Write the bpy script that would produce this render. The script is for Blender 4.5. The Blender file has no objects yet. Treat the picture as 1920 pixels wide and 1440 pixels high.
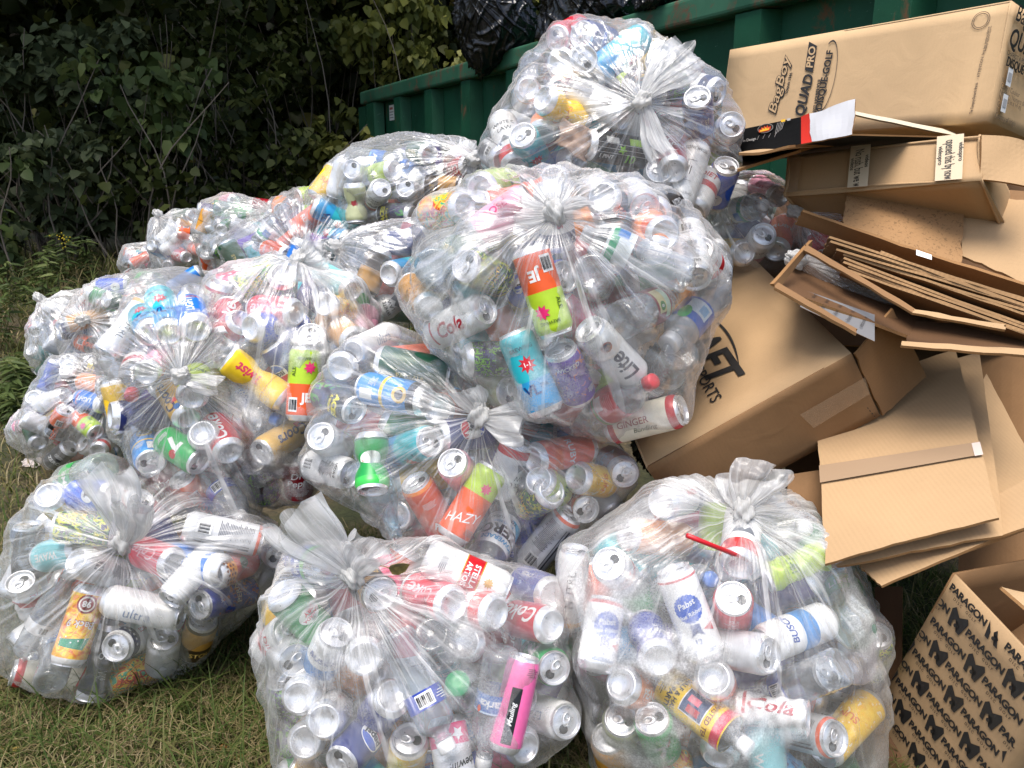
import bpy, bmesh, math, random
import numpy as np
from mathutils import Vector, Matrix

# ------------------------------------------------------------------ camera, sky, sun, exposure
S = bpy.context.scene
COL = S.collection
F_PX, PITCH, CAM_H = 1450.0, math.radians(15.0), 1.10
cam_data = bpy.data.cameras.new('camera')
cam = bpy.data.objects.new('camera', cam_data)
COL.objects.link(cam)
S.camera = cam
cam.location = (0, 0, CAM_H)
cam.rotation_euler = (math.pi / 2 - PITCH, 0, 0)
cam_data.sensor_width = 36.0
cam_data.lens = 36.0 * F_PX / 1920.0
cam_data.clip_start = 0.05
cam_data.clip_end = 500.0

SUN_EL, SUN_AZ = math.radians(69), math.radians(202)      # azimuth clockwise from +Y
world = bpy.data.worlds.new('World')
S.world = world
world.use_nodes = True
wn = world.node_tree
sky = wn.nodes.new('ShaderNodeTexSky')
sky.sky_type = 'NISHITA'
sky.sun_disc = False
sky.sun_elevation = SUN_EL
sky.sun_rotation = SUN_AZ
sky.air_density = 1.0
sky.dust_density = 3.0
sky.ozone_density = 1.0
bg = wn.nodes['Background']
bg.inputs['Strength'].default_value = 0.15
wn.links.new(sky.outputs['Color'], bg.inputs['Color'])
sl = bpy.data.lights.new('sun', 'SUN')
sl.energy = 2.5
sl.angle = math.radians(32)
sl.color = (1.0, 0.955, 0.89)
so = bpy.data.objects.new('sun', sl)
COL.objects.link(so)
sd = Vector((math.sin(SUN_AZ) * math.cos(SUN_EL), math.cos(SUN_AZ) * math.cos(SUN_EL), math.sin(SUN_EL)))
so.rotation_euler = (-sd).to_track_quat('-Z', 'Y').to_euler()
so.location = sd * 30
S.view_settings.view_transform = 'Standard'
S.view_settings.look = 'None'
S.view_settings.exposure = 0.72
S.view_settings.gamma = 1.0
S.render.engine = 'CYCLES'
cy = S.cycles
cy.transparent_max_bounces = 20
cy.max_bounces = 7
cy.diffuse_bounces = 3
cy.glossy_bounces = 3
cy.transmission_bounces = 4
cy.use_denoising = True
cy.caustics_reflective = False
cy.caustics_refractive = False

# ------------------------------------------------------------------ helpers
FWD = np.array((0, math.cos(PITCH), -math.sin(PITCH)))
UP = np.array((0, math.sin(PITCH), math.cos(PITCH)))
RT = np.array((1.0, 0, 0))
CAM = np.array((0, 0, CAM_H))


def P(px, py, d):
    """world point that a pixel of the 1920x1440 photograph sees at depth d"""
    return CAM + d * (FWD + RT * ((px - 960) / F_PX) + UP * ((720 - py) / F_PX))


def proj(p):
    q = np.asarray(p, float) - CAM
    d = q @ FWD
    return 960 + F_PX * (q @ RT) / d, 720 - F_PX * (q @ UP) / d, d


def unit(v):
    v = np.asarray(v, float)
    return v / (np.linalg.norm(v) + 1e-12)


def smooth(t):
    t = np.clip(t, 0, 1)
    return t * t * (3 - 2 * t)


def tag(o, label=None, cat=None, group=None, kind=None):
    if label: o['label'] = label
    if cat: o['category'] = cat
    if group: o['group'] = group
    if kind: o['kind'] = kind
    return o


def empty(name, loc=(0, 0, 0)):
    o = bpy.data.objects.new(name, None)
    o.empty_display_size = 0.05
    o.location = loc
    COL.objects.link(o)
    return o


def link(name, me, parent=None, mats=None, smooth_shade=False):
    o = bpy.data.objects.new(name, me)
    COL.objects.link(o)
    if mats:
        for m in mats:
            me.materials.append(m)
    if smooth_shade:
        me.polygons.foreach_set('use_smooth', np.ones(len(me.polygons), bool))
    if parent is not None:
        o.parent = parent
        o.matrix_parent_inverse = Matrix.Translation(-Vector(parent.location))
    return o


def grid_mesh(name, V, closed_u=False):
    """V: (nv, nu, 3) grid of points; closed_u joins the last column to the first"""
    nv, nu, _ = V.shape
    me = bpy.data.meshes.new(name)
    idx = np.arange(nv * nu).reshape(nv, nu)
    a = idx[:-1]
    b = idx[1:]
    if closed_u:
        a2, b2 = np.roll(a, -1, 1), np.roll(b, -1, 1)
    else:
        a, a2, b, b2 = a[:, :-1], a[:, 1:], b[:, :-1], b[:, 1:]
    faces = np.stack((a, a2, b2, b), -1).reshape(-1, 4)
    fast_mesh(me, V.reshape(-1, 3), faces)
    return me


def fast_mesh(me, V, Fc):
    n, k = Fc.shape
    me.vertices.add(len(V))
    me.vertices.foreach_set('co', np.ascontiguousarray(V, np.float32).ravel())
    me.loops.add(n * k)
    me.loops.foreach_set('vertex_index', np.ascontiguousarray(Fc, np.int32).ravel())
    me.polygons.add(n)
    me.polygons.foreach_set('loop_start', np.arange(0, n * k, k, dtype=np.int32))
    me.polygons.foreach_set('loop_total', np.full(n, k, np.int32))
    me.update(calc_edges=True)


class MB:
    """collects verts/faces/material slots and links them as ONE mesh object"""

    def __init__(s):
        s.v, s.f, s.m = [], [], []

    def add(s, vs, fs, m=0):
        o = len(s.v)
        s.v += [tuple(float(c) for c in v) for v in vs]
        s.f += [tuple(i + o for i in f) for f in fs]
        s.m += [m] * len(fs)

    def hexa(s, c8, m=0):
        """eight corners: bottom four then top four, same winding"""
        s.add(c8, [(0, 3, 2, 1), (4, 5, 6, 7), (0, 1, 5, 4), (1, 2, 6, 5), (2, 3, 7, 6), (3, 0, 4, 7)], m)

    def box(s, o, ex, ey, ez, m=0):
        o, ex, ey, ez = (np.asarray(q, float) for q in (o, ex, ey, ez))
        s.hexa([o, o + ex, o + ex + ey, o + ey, o + ez, o + ex + ez, o + ex + ey + ez, o + ey + ez], m)

    def tube(s, pts, rad, n=6, m=0):
        pts = [np.asarray(p, float) for p in pts]
        rad = rad if hasattr(rad, '__len__') else [rad] * len(pts)
        rings = []
        for i, p in enumerate(pts):
            t = unit(pts[min(i + 1, len(pts) - 1)] - pts[max(i - 1, 0)])
            a = unit(np.cross(t, (0.13, 0.97, 0.2)))
            b = np.cross(t, a)
            rings.append([p + rad[i] * (a * math.cos(2 * math.pi * k / n) + b * math.sin(2 * math.pi * k / n)) for k in range(n)])
        vs = [v for r in rings for v in r]
        fs = []
        for i in range(len(pts) - 1):
            for k in range(n):
                k2 = (k + 1) % n
                fs.append((i * n + k, i * n + k2, (i + 1) * n + k2, (i + 1) * n + k))
        fs.append(tuple(range(n))[::-1])
        fs.append(tuple((len(pts) - 1) * n + k for k in range(n)))
        s.add(vs, fs, m)

    def mesh(s, name):
        me = bpy.data.meshes.new(name)
        me.from_pydata(s.v, [], s.f)
        me.polygons.foreach_set('material_index', np.array(s.m, np.int32))
        me.update()
        return me

    def build(s, name, mats, parent=None, smooth_shade=False):
        return link(name, s.mesh(name), parent, mats if isinstance(mats, (list, tuple)) else [mats], smooth_shade)


# ------------------------------------------------------------------ materials
MATS = {}


def new_mat(name):
    m = bpy.data.materials.new(name)
    m.use_nodes = True
    nt = m.node_tree
    nt.nodes.clear()
    out = nt.nodes.new('ShaderNodeOutputMaterial')
    return m, nt, out


def nd(nt, typ, **kw):
    n = nt.nodes.new(typ)
    for k, v in kw.items():
        if k.startswith('i_'):
            n.inputs[k[2:].replace('_', ' ')].default_value = v
        else:
            setattr(n, k, v)
    return n


def mth(nt, op, a, b=None, clamp=False):
    n = nt.nodes.new('ShaderNodeMath')
    n.operation = op
    n.use_clamp = clamp
    for i, q in enumerate((a, b)):
        if q is None: continue
        if isinstance(q, (int, float)):
            n.inputs[i].default_value = q
        else:
            nt.links.new(q, n.inputs[i])
    return n.outputs[0]


def noise(nt, vec, scale, detail=2.0, dist=0.0, rough=0.5):
    n = nd(nt, 'ShaderNodeTexNoise')
    n.inputs['Scale'].default_value = scale
    n.inputs['Detail'].default_value = detail
    n.inputs['Distortion'].default_value = dist
    n.inputs['Roughness'].default_value = rough
    if vec is not None: nt.links.new(vec, n.inputs['Vector'])
    return n.outputs['Fac']


def ramp(nt, fac, stops, const=False):
    n = nd(nt, 'ShaderNodeValToRGB')
    cr = n.color_ramp
    if const: cr.interpolation = 'CONSTANT'
    while len(cr.elements) < len(stops): cr.elements.new(0.5)
    for e, (p, c) in zip(cr.elements, stops):
        e.position = p
        e.color = (*c, 1) if hasattr(c, '__len__') else (c, c, c, 1)
    nt.links.new(fac, n.inputs[0])
    return n.outputs[0]


def mapping(nt, vec, scale):
    n = nd(nt, 'ShaderNodeMapping')
    n.inputs['Scale'].default_value = scale
    nt.links.new(vec, n.inputs[0])
    return n.outputs[0]


def plain(name, color, rough=0.5, metal=0.0, spec=0.5):
    if name in MATS: return MATS[name]
    m, nt, out = new_mat(name)
    b = nd(nt, 'ShaderNodeBsdfPrincipled')
    b.inputs['Base Color'].default_value = (*color, 1)
    b.inputs['Roughness'].default_value = rough
    b.inputs['Metallic'].default_value = metal
    b.inputs['Specular IOR Level'].default_value = spec
    nt.links.new(b.outputs[0], out.inputs[0])
    MATS[name] = m
    return m


def srgb(*c):
    return tuple(((v / 255) / 12.92 if v / 255 <= .04045 else ((v / 255 + .055) / 1.055) ** 2.4) for v in c)


INK = {}


def ink(r, g, b):
    """printed can / label colour given as it looks in sRGB"""
    k = (r, g, b)
    if k not in INK:
        m, nt, out = new_mat('print_%d_%d_%d' % k)
        p = nd(nt, 'ShaderNodeBsdfPrincipled')
        tc = nd(nt, 'ShaderNodeTexCoord')
        n = noise(nt, tc.outputs['Object'], 60, 3)
        c = srgb(r, g, b)
        col = ramp(nt, n, [(0.3, tuple(q * 0.86 for q in c)), (0.7, c)])
        nt.links.new(col, p.inputs['Base Color'])
        p.inputs['Metallic'].default_value = 0.06
        p.inputs['Roughness'].default_value = 0.32
        nt.links.new(p.outputs[0], out.inputs[0])
        INK[k] = m
    return INK[k]


ARTS = {}


def art(cols, scale=45, seed=0):
    """busy printed artwork: hard edged patches of several inks"""
    k = (tuple(cols), scale, seed)
    if k not in ARTS:
        m, nt, out = new_mat('print_artwork')
        p = nd(nt, 'ShaderNodeBsdfPrincipled')
        tc = nd(nt, 'ShaderNodeTexCoord')
        mp = nd(nt, 'ShaderNodeMapping')
        mp.inputs['Location'].default_value = (seed, seed * 0.7, 0)
        nt.links.new(tc.outputs['Object'], mp.inputs[0])
        n = noise(nt, mp.outputs[0], scale, 1.5, 1.2)
        k0, st = len(cols), []
        for i, c in enumerate(cols):
            st.append((0.0 if i == 0 else 0.30 + 0.40 * i / k0, srgb(*c)))
        nt.links.new(ramp(nt, n, st, True), p.inputs['Base Color'])
        p.inputs['Metallic'].default_value = 0.06
        p.inputs['Roughness'].default_value = 0.33
        nt.links.new(p.outputs[0], out.inputs[0])
        ARTS[k] = m
    return ARTS[k]


def aluminium():
    if 'alu' in MATS: return MATS['alu']
    m, nt, out = new_mat('aluminium')
    p = nd(nt, 'ShaderNodeBsdfPrincipled')
    tc = nd(nt, 'ShaderNodeTexCoord')
    n = noise(nt, tc.outputs['Object'], 90, 3)
    nt.links.new(ramp(nt, n, [(0.3, (0.74, 0.74, 0.75)), (0.7, (0.88, 0.88, 0.89))]), p.inputs['Base Color'])
    p.inputs['Metallic'].default_value = 0.65
    nt.links.new(ramp(nt, n, [(0.3, 0.25), (0.7, 0.42)]), p.inputs['Roughness'])
    nt.links.new(p.outputs[0], out.inputs[0])
    MATS['alu'] = m
    return m


def film_mat(name, base=0.10, mist=0.0, streak=0.5, face=0.3, tint=(0.97, 0.965, 0.955), gl=1.0):
    """thin clear polythene: lets light through, whiter where gathered in pleats, wet mist inside"""
    m, nt, out = new_mat(name)
    at = nd(nt, 'ShaderNodeAttribute', attribute_name='pleat')
    tc = nd(nt, 'ShaderNodeTexCoord')
    sep = nd(nt, 'ShaderNodeSeparateXYZ')
    nt.links.new(at.outputs['Vector'], sep.inputs[0])
    alpha = sep.outputs['Z']
    fall = mth(nt, 'SUBTRACT', 1.0, mth(nt, 'DIVIDE', alpha, 1.5), True)
    fall = mth(nt, 'ADD', mth(nt, 'POWER', fall, 1.8), 0.05)
    s1 = noise(nt, mapping(nt, at.outputs['Vector'], (9, 9, 0.7)), 1.0, 3, 0.4, 0.55)
    s2 = noise(nt, mapping(nt, at.outputs['Vector'], (30, 30, 1.6)), 1.0, 3, 0.3, 0.6)
    sep2 = ramp(nt, s1, [(0.5, 0.0), (0.72, 1.0)])
    sep3 = ramp(nt, s2, [(0.55, 0.0), (0.75, 1.0)])
    st = mth(nt, 'MULTIPLY', mth(nt, 'ADD', mth(nt, 'MULTIPLY', sep2, 0.6), mth(nt, 'MULTIPLY', sep3, 0.7)), fall)
    # a few long white folds that run right round the bag
    s3 = noise(nt, mapping(nt, at.outputs['Vector'], (17, 17, 0.5)), 1.0, 2, 0.5, 0.5)
    fall3 = mth(nt, 'SUBTRACT', 1.0, mth(nt, 'DIVIDE', alpha, 2.3), True)
    st = mth(nt, 'ADD', st, mth(nt, 'MULTIPLY', ramp(nt, s3, [(0.60, 0.0), (0.70, 1.0)]), mth(nt, 'MULTIPLY', fall3, 0.42)))
    # crumple lines over the whole film
    w = noise(nt, tc.outputs['Object'], 5.0, 2, 1.2, 0.45)
    line = mth(nt, 'SUBTRACT', 1.0, mth(nt, 'MULTIPLY', mth(nt, 'ABSOLUTE', mth(nt, 'SUBTRACT', w, 0.5)), 26.0), True)
    w2 = noise(nt, tc.outputs['Object'], 15.0, 3, 3.0, 0.6)
    line2 = mth(nt, 'SUBTRACT', 1.0, mth(nt, 'MULTIPLY', mth(nt, 'ABSOLUTE', mth(nt, 'SUBTRACT', w2, 0.5)), 34.0), True)
    lw = nd(nt, 'ShaderNodeLayerWeight')
    lw.inputs['Blend'].default_value = 0.4
    fc = mth(nt, 'POWER', lw.outputs['Facing'], 2.6)
    cl = ramp(nt, noise(nt, tc.outputs['Object'], 5.0, 2), [(0.35, 0.0), (0.65, 1.0)])
    fac = mth(nt, 'ADD', base, mth(nt, 'MULTIPLY', st, streak))
    fac = mth(nt, 'ADD', fac, mth(nt, 'MULTIPLY', fc, face))
    fac = mth(nt, 'ADD', fac, mth(nt, 'MULTIPLY', cl, 0.05))
    fac = mth(nt, 'ADD', fac, mth(nt, 'MULTIPLY', mth(nt, 'ADD', line, line2), 0.04))
    if mist > 0:
        patch = ramp(nt, noise(nt, tc.outputs['Object'], 7.0, 3, 0.6), [(0.46, 0.0), (0.64, 1.0)])
        sp = ramp(nt, noise(nt, tc.outputs['Object'], 330, 2, 0, 0.7), [(0.46, 0.0), (0.60, 1.0)])
        sp2 = ramp(nt, noise(nt, tc.outputs['Object'], 95, 3, 0, 0.7), [(0.5, 0.0), (0.65, 1.0)])
        mm = mth(nt, 'MULTIPLY', patch, mth(nt, 'ADD', mth(nt, 'ADD', mth(nt, 'MULTIPLY', sp, 0.28), mth(nt, 'MULTIPLY', sp2, 0.22)), 0.36))
        fac = mth(nt, 'ADD', fac, mth(nt, 'MULTIPLY', mm, mist))
    fac = mth(nt, 'MINIMUM', fac, 0.94)
    # relief for the glints
    h = mth(nt, 'ADD', mth(nt, 'MULTIPLY', mth(nt, 'ADD', s1, mth(nt, 'MULTIPLY', s2, 0.2)), mth(nt, 'ADD', fall, .12)), mth(nt, 'MULTIPLY', w, 0.9))
    h = mth(nt, 'ADD', h, mth(nt, 'MULTIPLY', mth(nt, 'ADD', line, line2), 0.015))
    bump = nd(nt, 'ShaderNodeBump')
    bump.inputs['Strength'].default_value = 0.6
    bump.inputs['Distance'].default_value = 0.016
    nt.links.new(h, bump.inputs['Height'])
    df = nd(nt, 'ShaderNodeBsdfDiffuse')
    df.inputs[0].default_value = (*tint, 1)
    tl = nd(nt, 'ShaderNodeBsdfTranslucent')
    tl.inputs[0].default_value = (*tint, 1)
    nt.links.new(bump.outputs[0], df.inputs['Normal'])
    mx0 = nd(nt, 'ShaderNodeMixShader')
    mx0.inputs[0].default_value = 0.36
    nt.links.new(df.outputs[0], mx0.inputs[1]); nt.links.new(tl.outputs[0], mx0.inputs[2])
    tr = nd(nt, 'ShaderNodeBsdfTransparent')
    tr.inputs[0].default_value = (0.985, 0.985, 0.985, 1)
    mx1 = nd(nt, 'ShaderNodeMixShader')
    nt.links.new(fac, mx1.inputs[0])
    nt.links.new(tr.outputs[0], mx1.inputs[1]); nt.links.new(mx0.outputs[0], mx1.inputs[2])
    gs = nd(nt, 'ShaderNodeBsdfGlossy')
    gs.inputs['Roughness'].default_value = 0.25
    nt.links.new(bump.outputs[0], gs.inputs['Normal'])
    fr = nd(nt, 'ShaderNodeFresnel')
    fr.inputs[0].default_value = 1.5
    nt.links.new(bump.outputs[0], fr.inputs['Normal'])
    gf = mth(nt, 'MINIMUM', mth(nt, 'ADD', mth(nt, 'MULTIPLY', fr.outputs[0], 1.0 * gl), 0.008 * gl), 0.27)
    mx2 = nd(nt, 'ShaderNodeMixShader')
    nt.links.new(gf, mx2.inputs[0])
    nt.links.new(mx1.outputs[0], mx2.inputs[1]); nt.links.new(gs.outputs[0], mx2.inputs[2])
    nt.links.new(mx2.outputs[0], out.inputs[0])
    return m


def pet_mat(name, tint=(0.93, 0.96, 0.98), haze=0.10):
    m, nt, out = new_mat(name)
    tr = nd(nt, 'ShaderNodeBsdfTransparent'); tr.inputs[0].default_value = (*tint, 1)
    df = nd(nt, 'ShaderNodeBsdfDiffuse'); df.inputs[0].default_value = (0.8 * tint[0], 0.83 * tint[1], 0.86 * tint[2], 1)
    mx = nd(nt, 'ShaderNodeMixShader')
    lw = nd(nt, 'ShaderNodeLayerWeight'); lw.inputs[0].default_value = 0.45
    f = mth(nt, 'ADD', mth(nt, 'MULTIPLY', mth(nt, 'POWER', lw.outputs['Facing'], 2.0), 0.6), haze, True)
    nt.links.new(f, mx.inputs[0]); nt.links.new(tr.outputs[0], mx.inputs[1]); nt.links.new(df.outputs[0], mx.inputs[2])
    gs = nd(nt, 'ShaderNodeBsdfGlossy'); gs.inputs['Roughness'].default_value = 0.08
    tc = nd(nt, 'ShaderNodeTexCoord')
    bp = nd(nt, 'ShaderNodeBump'); bp.inputs['Strength'].default_value = 0.5; bp.inputs['Distance'].default_value = 0.006
    nt.links.new(noise(nt, tc.outputs['Object'], 40, 2), bp.inputs['Height'])
    nt.links.new(bp.outputs[0], gs.inputs['Normal'])
    fr = nd(nt, 'ShaderNodeFresnel'); fr.inputs[0].default_value = 1.55
    nt.links.new(bp.outputs[0], fr.inputs['Normal'])
    mx2 = nd(nt, 'ShaderNodeMixShader')
    nt.links.new(mth(nt, 'MINIMUM', mth(nt, 'MULTIPLY', fr.outputs[0], 1.8), 0.6), mx2.inputs[0])
    nt.links.new(mx.outputs[0], mx2.inputs[1]); nt.links.new(gs.outputs[0], mx2.inputs[2])
    nt.links.new(mx2.outputs[0], out.inputs[0])
    return m


def kraft_mat(name, c=(178, 137, 92), flute=(0, 0, 1), fl=0.05, speck=0.25, var=0.12, stain=None):
    """brown corrugated board with faint flute lines, fibres and wear"""
    m, nt, out = new_mat(name)
    p = nd(nt, 'ShaderNodeBsdfPrincipled')
    tc = nd(nt, 'ShaderNodeTexCoord')
    ob = tc.outputs['Object']
    b = srgb(*c)
    big = noise(nt, ob, 5, 4, 0.4)
    col = ramp(nt, big, [(0.3, tuple(q * (1 - var) for q in b)), (0.72, tuple(q * (1 + var * .5) for q in b))])
    fib = noise(nt, ob, 420, 3, 0, 0.7)
    mx = nd(nt, 'ShaderNodeMix', data_type='RGBA')
    mx.inputs['B'].default_value = (*[q * 0.45 for q in b], 1)
    nt.links.new(col, mx.inputs['A'])
    nt.links.new(mth(nt, 'MULTIPLY', ramp(nt, fib, [(0.56, 0.0), (0.72, 1.0)]), speck), mx.inputs['Factor'])
    last = mx.outputs['Result']
    if fl > 0:
        at = nd(nt, 'ShaderNodeAttribute', attribute_name='flute')
        wv = mth(nt, 'SINE', mth(nt, 'MULTIPLY', at.outputs['Fac'], 2 * math.pi / (0.0085 if fl < .5 else 0.0052)))
        n2 = noise(nt, ob, 30, 2)
        mx2 = nd(nt, 'ShaderNodeMix', data_type='RGBA')
        mx2.inputs['B'].default_value = (*[q * (0.7 if fl < .5 else .12) for q in b], 1)
        nt.links.new(last, mx2.inputs['A'])
        nt.links.new(mth(nt, 'MULTIPLY', mth(nt, 'MULTIPLY', mth(nt, 'ADD', wv, 1.0), n2), fl * 2), mx2.inputs['Factor'])
        last = mx2.outputs['Result']
    if stain:
        sn = noise(nt, ob, stain, 4, 0.8, 0.7)
        mx3 = nd(nt, 'ShaderNodeMix', data_type='RGBA')
        mx3.inputs['B'].default_value = (*[q * 0.3 for q in b], 1)
        nt.links.new(last, mx3.inputs['A'])
        nt.links.new(mth(nt, 'MULTIPLY', ramp(nt, sn, [(0.56, 0.0), (0.62, 1.0)]), 0.6), mx3.inputs['Factor'])
        last = mx3.outputs['Result']
    nt.links.new(last, p.inputs['Base Color'])
    p.inputs['Roughness'].default_value = 0.78
    p.inputs['Specular IOR Level'].default_value = 0.25
    bp = nd(nt, 'ShaderNodeBump'); bp.inputs['Strength'].default_value = 0.22; bp.inputs['Distance'].default_value = 0.004
    nt.links.new(mth(nt, 'ADD', mth(nt, 'MULTIPLY', noise(nt, ob, 14, 4, 1.0), 2.0), mth(nt, 'MULTIPLY', fib, 0.12)), bp.inputs['Height'])
    nt.links.new(bp.outputs[0], p.inputs['Normal'])
    nt.links.new(p.outputs[0], out.inputs[0])
    return m


def leaf_mat(name, stops, trans=0.35, rough=0.5):
    m, nt, out = new_mat(name)
    at = nd(nt, 'ShaderNodeAttribute', attribute_name='tone')
    col = ramp(nt, at.outputs['Fac'], stops)
    p = nd(nt, 'ShaderNodeBsdfPrincipled')
    nt.links.new(col, p.inputs['Base Color'])
    p.inputs['Roughness'].default_value = rough
    p.inputs['Specular IOR Level'].default_value = 0.2
    tl = nd(nt, 'ShaderNodeBsdfTranslucent')
    nt.links.new(col, tl.inputs[0])
    mx = nd(nt, 'ShaderNodeMixShader'); mx.inputs[0].default_value = trans
    nt.links.new(p.outputs[0], mx.inputs[1]); nt.links.new(tl.outputs[0], mx.inputs[2])
    nt.links.new(mx.outputs[0], out.inputs[0])
    return m


# ------------------------------------------------------------------ lettering
TXT = {}


def text_mesh(s, bold=0.0, shear=0.0, space=1.0):
    """triangulated lettering one unit high, centred on the origin: (verts Nx2, faces)"""
    k = (s, bold, shear, space)
    if k in TXT: return TXT[k]
    cu = bpy.data.curves.new('lettering', 'FONT')
    cu.body = s
    cu.size = 1.0
    cu.offset = bold
    cu.shear = shear
    cu.space_character = space
    cu.resolution_u = 3
    cu.align_x = 'CENTER'
    ob = bpy.data.objects.new('lettering', cu)
    COL.objects.link(ob)
    dg = bpy.context.evaluated_depsgraph_get()
    me = bpy.data.meshes.new_from_object(ob.evaluated_get(dg))
    V = np.array([v.co[:2] for v in me.vertices]) if len(me.vertices) else np.zeros((0, 2))
    Fs = [tuple(p.vertices) for p in me.polygons]
    bpy.data.objects.remove(ob)
    bpy.data.curves.remove(cu)
    bpy.data.meshes.remove(me)
    if len(V):
        V = V - np.array(((V[:, 0].min() + V[:, 0].max()) / 2, (V[:, 1].min() + V[:, 1].max()) / 2))
    TXT[k] = (V, Fs)
    return TXT[k]


def flat_text(mb, s, o, ex, ey, size, m, lift=0.0006, bold=0.0, shear=0.0, space=1.0, width=None):
    """lettering on a plane: o centre, ex reading direction, ey up"""
    V, Fs = text_mesh(s, 0.0 if 'Q' in s else bold, shear, space)
    ex, ey = unit(ex), unit(ey)
    n = unit(np.cross(ex, ey))
    if 'Q' in s and bold > .02:          # this letter cannot be thickened as a curve: print it several times, a hair apart
        k = size * bold
        for i, (a, b) in enumerate(((1, .6), (-1, .6), (1, -.6), (-1, -.6), (0, 1), (0, -1))):
            flat_text(mb, s, np.asarray(o) + ex * a * k + ey * b * k + n * .0002 * (i + 1), ex, ey, size, m, lift, 0.0, shear, space, width)
    w = V[:, 0].max() - V[:, 0].min()
    sx = (width / w) if width else size
    vs = [np.asarray(o) + ex * (x * sx) + ey * (y * size) + n * lift for x, y in V]
    mb.add(vs, Fs, m)


def ring_poly(cx, cy, rx, ry, n=20, a0=0, a1=2 * math.pi):
    return [(cx + rx * math.cos(a0 + (a1 - a0) * i / n), cy + ry * math.sin(a0 + (a1 - a0) * i / n)) for i in range(n + (0 if abs(a1 - a0 - 2 * math.pi) < 1e-6 else 1))]


def star_poly(cx, cy, r1, r2, n=9, a0=0.2):
    return [(cx + (r1 if i % 2 == 0 else r2) * math.cos(a0 + math.pi * i / n), cy + (r1 if i % 2 == 0 else r2) * math.sin(a0 + math.pi * i / n)) for i in range(2 * n)]
# ------------------------------------------------------------------ ground, grass, wood, shrubs
rng = np.random.default_rng(7)


def ground_z(x, y):
    x = np.asarray(x, float); y = np.asarray(y, float)
    r = 0.42 * smooth((y - 2.7) / 3.0) * smooth((0.6 - x) / 1.8)
    return r + 0.012 * np.sin(3.1 * x + 1.3 * y) * np.cos(2.3 * y - x) + 0.008 * np.sin(9 * x + 4) * np.sin(8 * y)


def set_attr(me, name, vals, typ='FLOAT'):
    a = me.attributes.new(name, typ, 'POINT')
    a.data.foreach_set('vector' if typ == 'FLOAT_VECTOR' else 'value', np.ascontiguousarray(vals, np.float32).ravel())


xs = np.concatenate((np.linspace(-60, -5, 12), np.linspace(-4.6, 4.6, 110), np.linspace(5, 60, 12)))
ys = np.concatenate((np.linspace(-20, -1, 8), np.linspace(-0.6, 8, 110), np.linspace(8.5, 90, 14)))
GX, GY = np.meshgrid(xs, ys)
gm = grid_mesh('ground', np.stack((GX, GY, ground_z(GX, GY)), -1))
m, nt, out = new_mat('soil_and_thatch')
p = nd(nt, 'ShaderNodeBsdfPrincipled')
ob_ = nd(nt, 'ShaderNodeTexCoord').outputs['Object']
c1 = ramp(nt, noise(nt, ob_, 38, 5, 1.5, 0.7), [(0.3, (0.035, 0.028, 0.016)), (0.52, (0.10, 0.078, 0.042)), (0.75, (0.24, 0.18, 0.10))])
c2 = ramp(nt, noise(nt, ob_, 50, 4, 1.0, 0.7), [(0.3, (0.02, 0.028, 0.010)), (0.7, (0.075, 0.085, 0.03))])
mx = nd(nt, 'ShaderNodeMix', data_type='RGBA')
nt.links.new(ramp(nt, noise(nt, ob_, 1.6, 3, 0.4), [(0.42, 0.0), (0.6, 1.0)]), mx.inputs['Factor'])
nt.links.new(c1, mx.inputs['A']); nt.links.new(c2, mx.inputs['B'])
nt.links.new(mx.outputs['Result'], p.inputs['Base Color'])
p.inputs['Roughness'].default_value = 0.95
bp = nd(nt, 'ShaderNodeBump'); bp.inputs['Distance'].default_value = 0.03; bp.inputs['Strength'].default_value = 0.8
nt.links.new(noise(nt, ob_, 60, 5, 1.5, 0.7), bp.inputs['Height']); nt.links.new(bp.outputs[0], p.inputs['Normal'])
nt.links.new(p.outputs[0], out.inputs[0])
tag(link('ground', gm, None, [m], True), kind='structure')


def in_view(p, mx=120):
    q = p - CAM
    d = q @ FWD
    d2 = np.where(d > 0.05, d, 1e9)
    px = 960 + F_PX * (q @ RT) / d2
    py = 720 - F_PX * (q @ UP) / d2
    return (d > 0.3) & (px > -mx) & (px < 1920 + mx) & (py > -mx) & (py < 1440 + mx)


def blades(x, y, L, lean, width, tone):
    """grass blades as bent tapering strips"""
    n = len(x)
    az = rng.uniform(0, 2 * np.pi, n)
    dirx, diry = np.cos(az), np.sin(az)
    T = np.array([0, 0.35, 0.7, 1.0])
    wv = np.array([1.0, 0.9, 0.6, 0.06])
    V = np.zeros((n, 4, 2, 3))
    base = np.stack((x, y, ground_z(x, y) - 0.004), -1)
    for k, t in enumerate(T):
        out_ = L * np.sin(lean * t) * t
        up = L * t * np.cos(lean * t * 0.92)
        c = base + np.stack((dirx * out_, diry * out_, np.maximum(up, 0.002 + 0.012 * rng.random(n) * (t > 0))), -1)
        sx = -diry * width * wv[k]
        sy = dirx * width * wv[k]
        V[:, k, 0] = c + np.stack((sx, sy, 0 * sx), -1)
        V[:, k, 1] = c - np.stack((sx, sy, 0 * sx), -1)
    F0 = np.array([(0, 1, 3, 2), (2, 3, 5, 4), (4, 5, 7, 6)])
    Fc = (F0[None] + (np.arange(n) * 8)[:, None, None]).reshape(-1, 4)
    return V.reshape(-1, 3), Fc, np.repeat(tone, 8)


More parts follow.
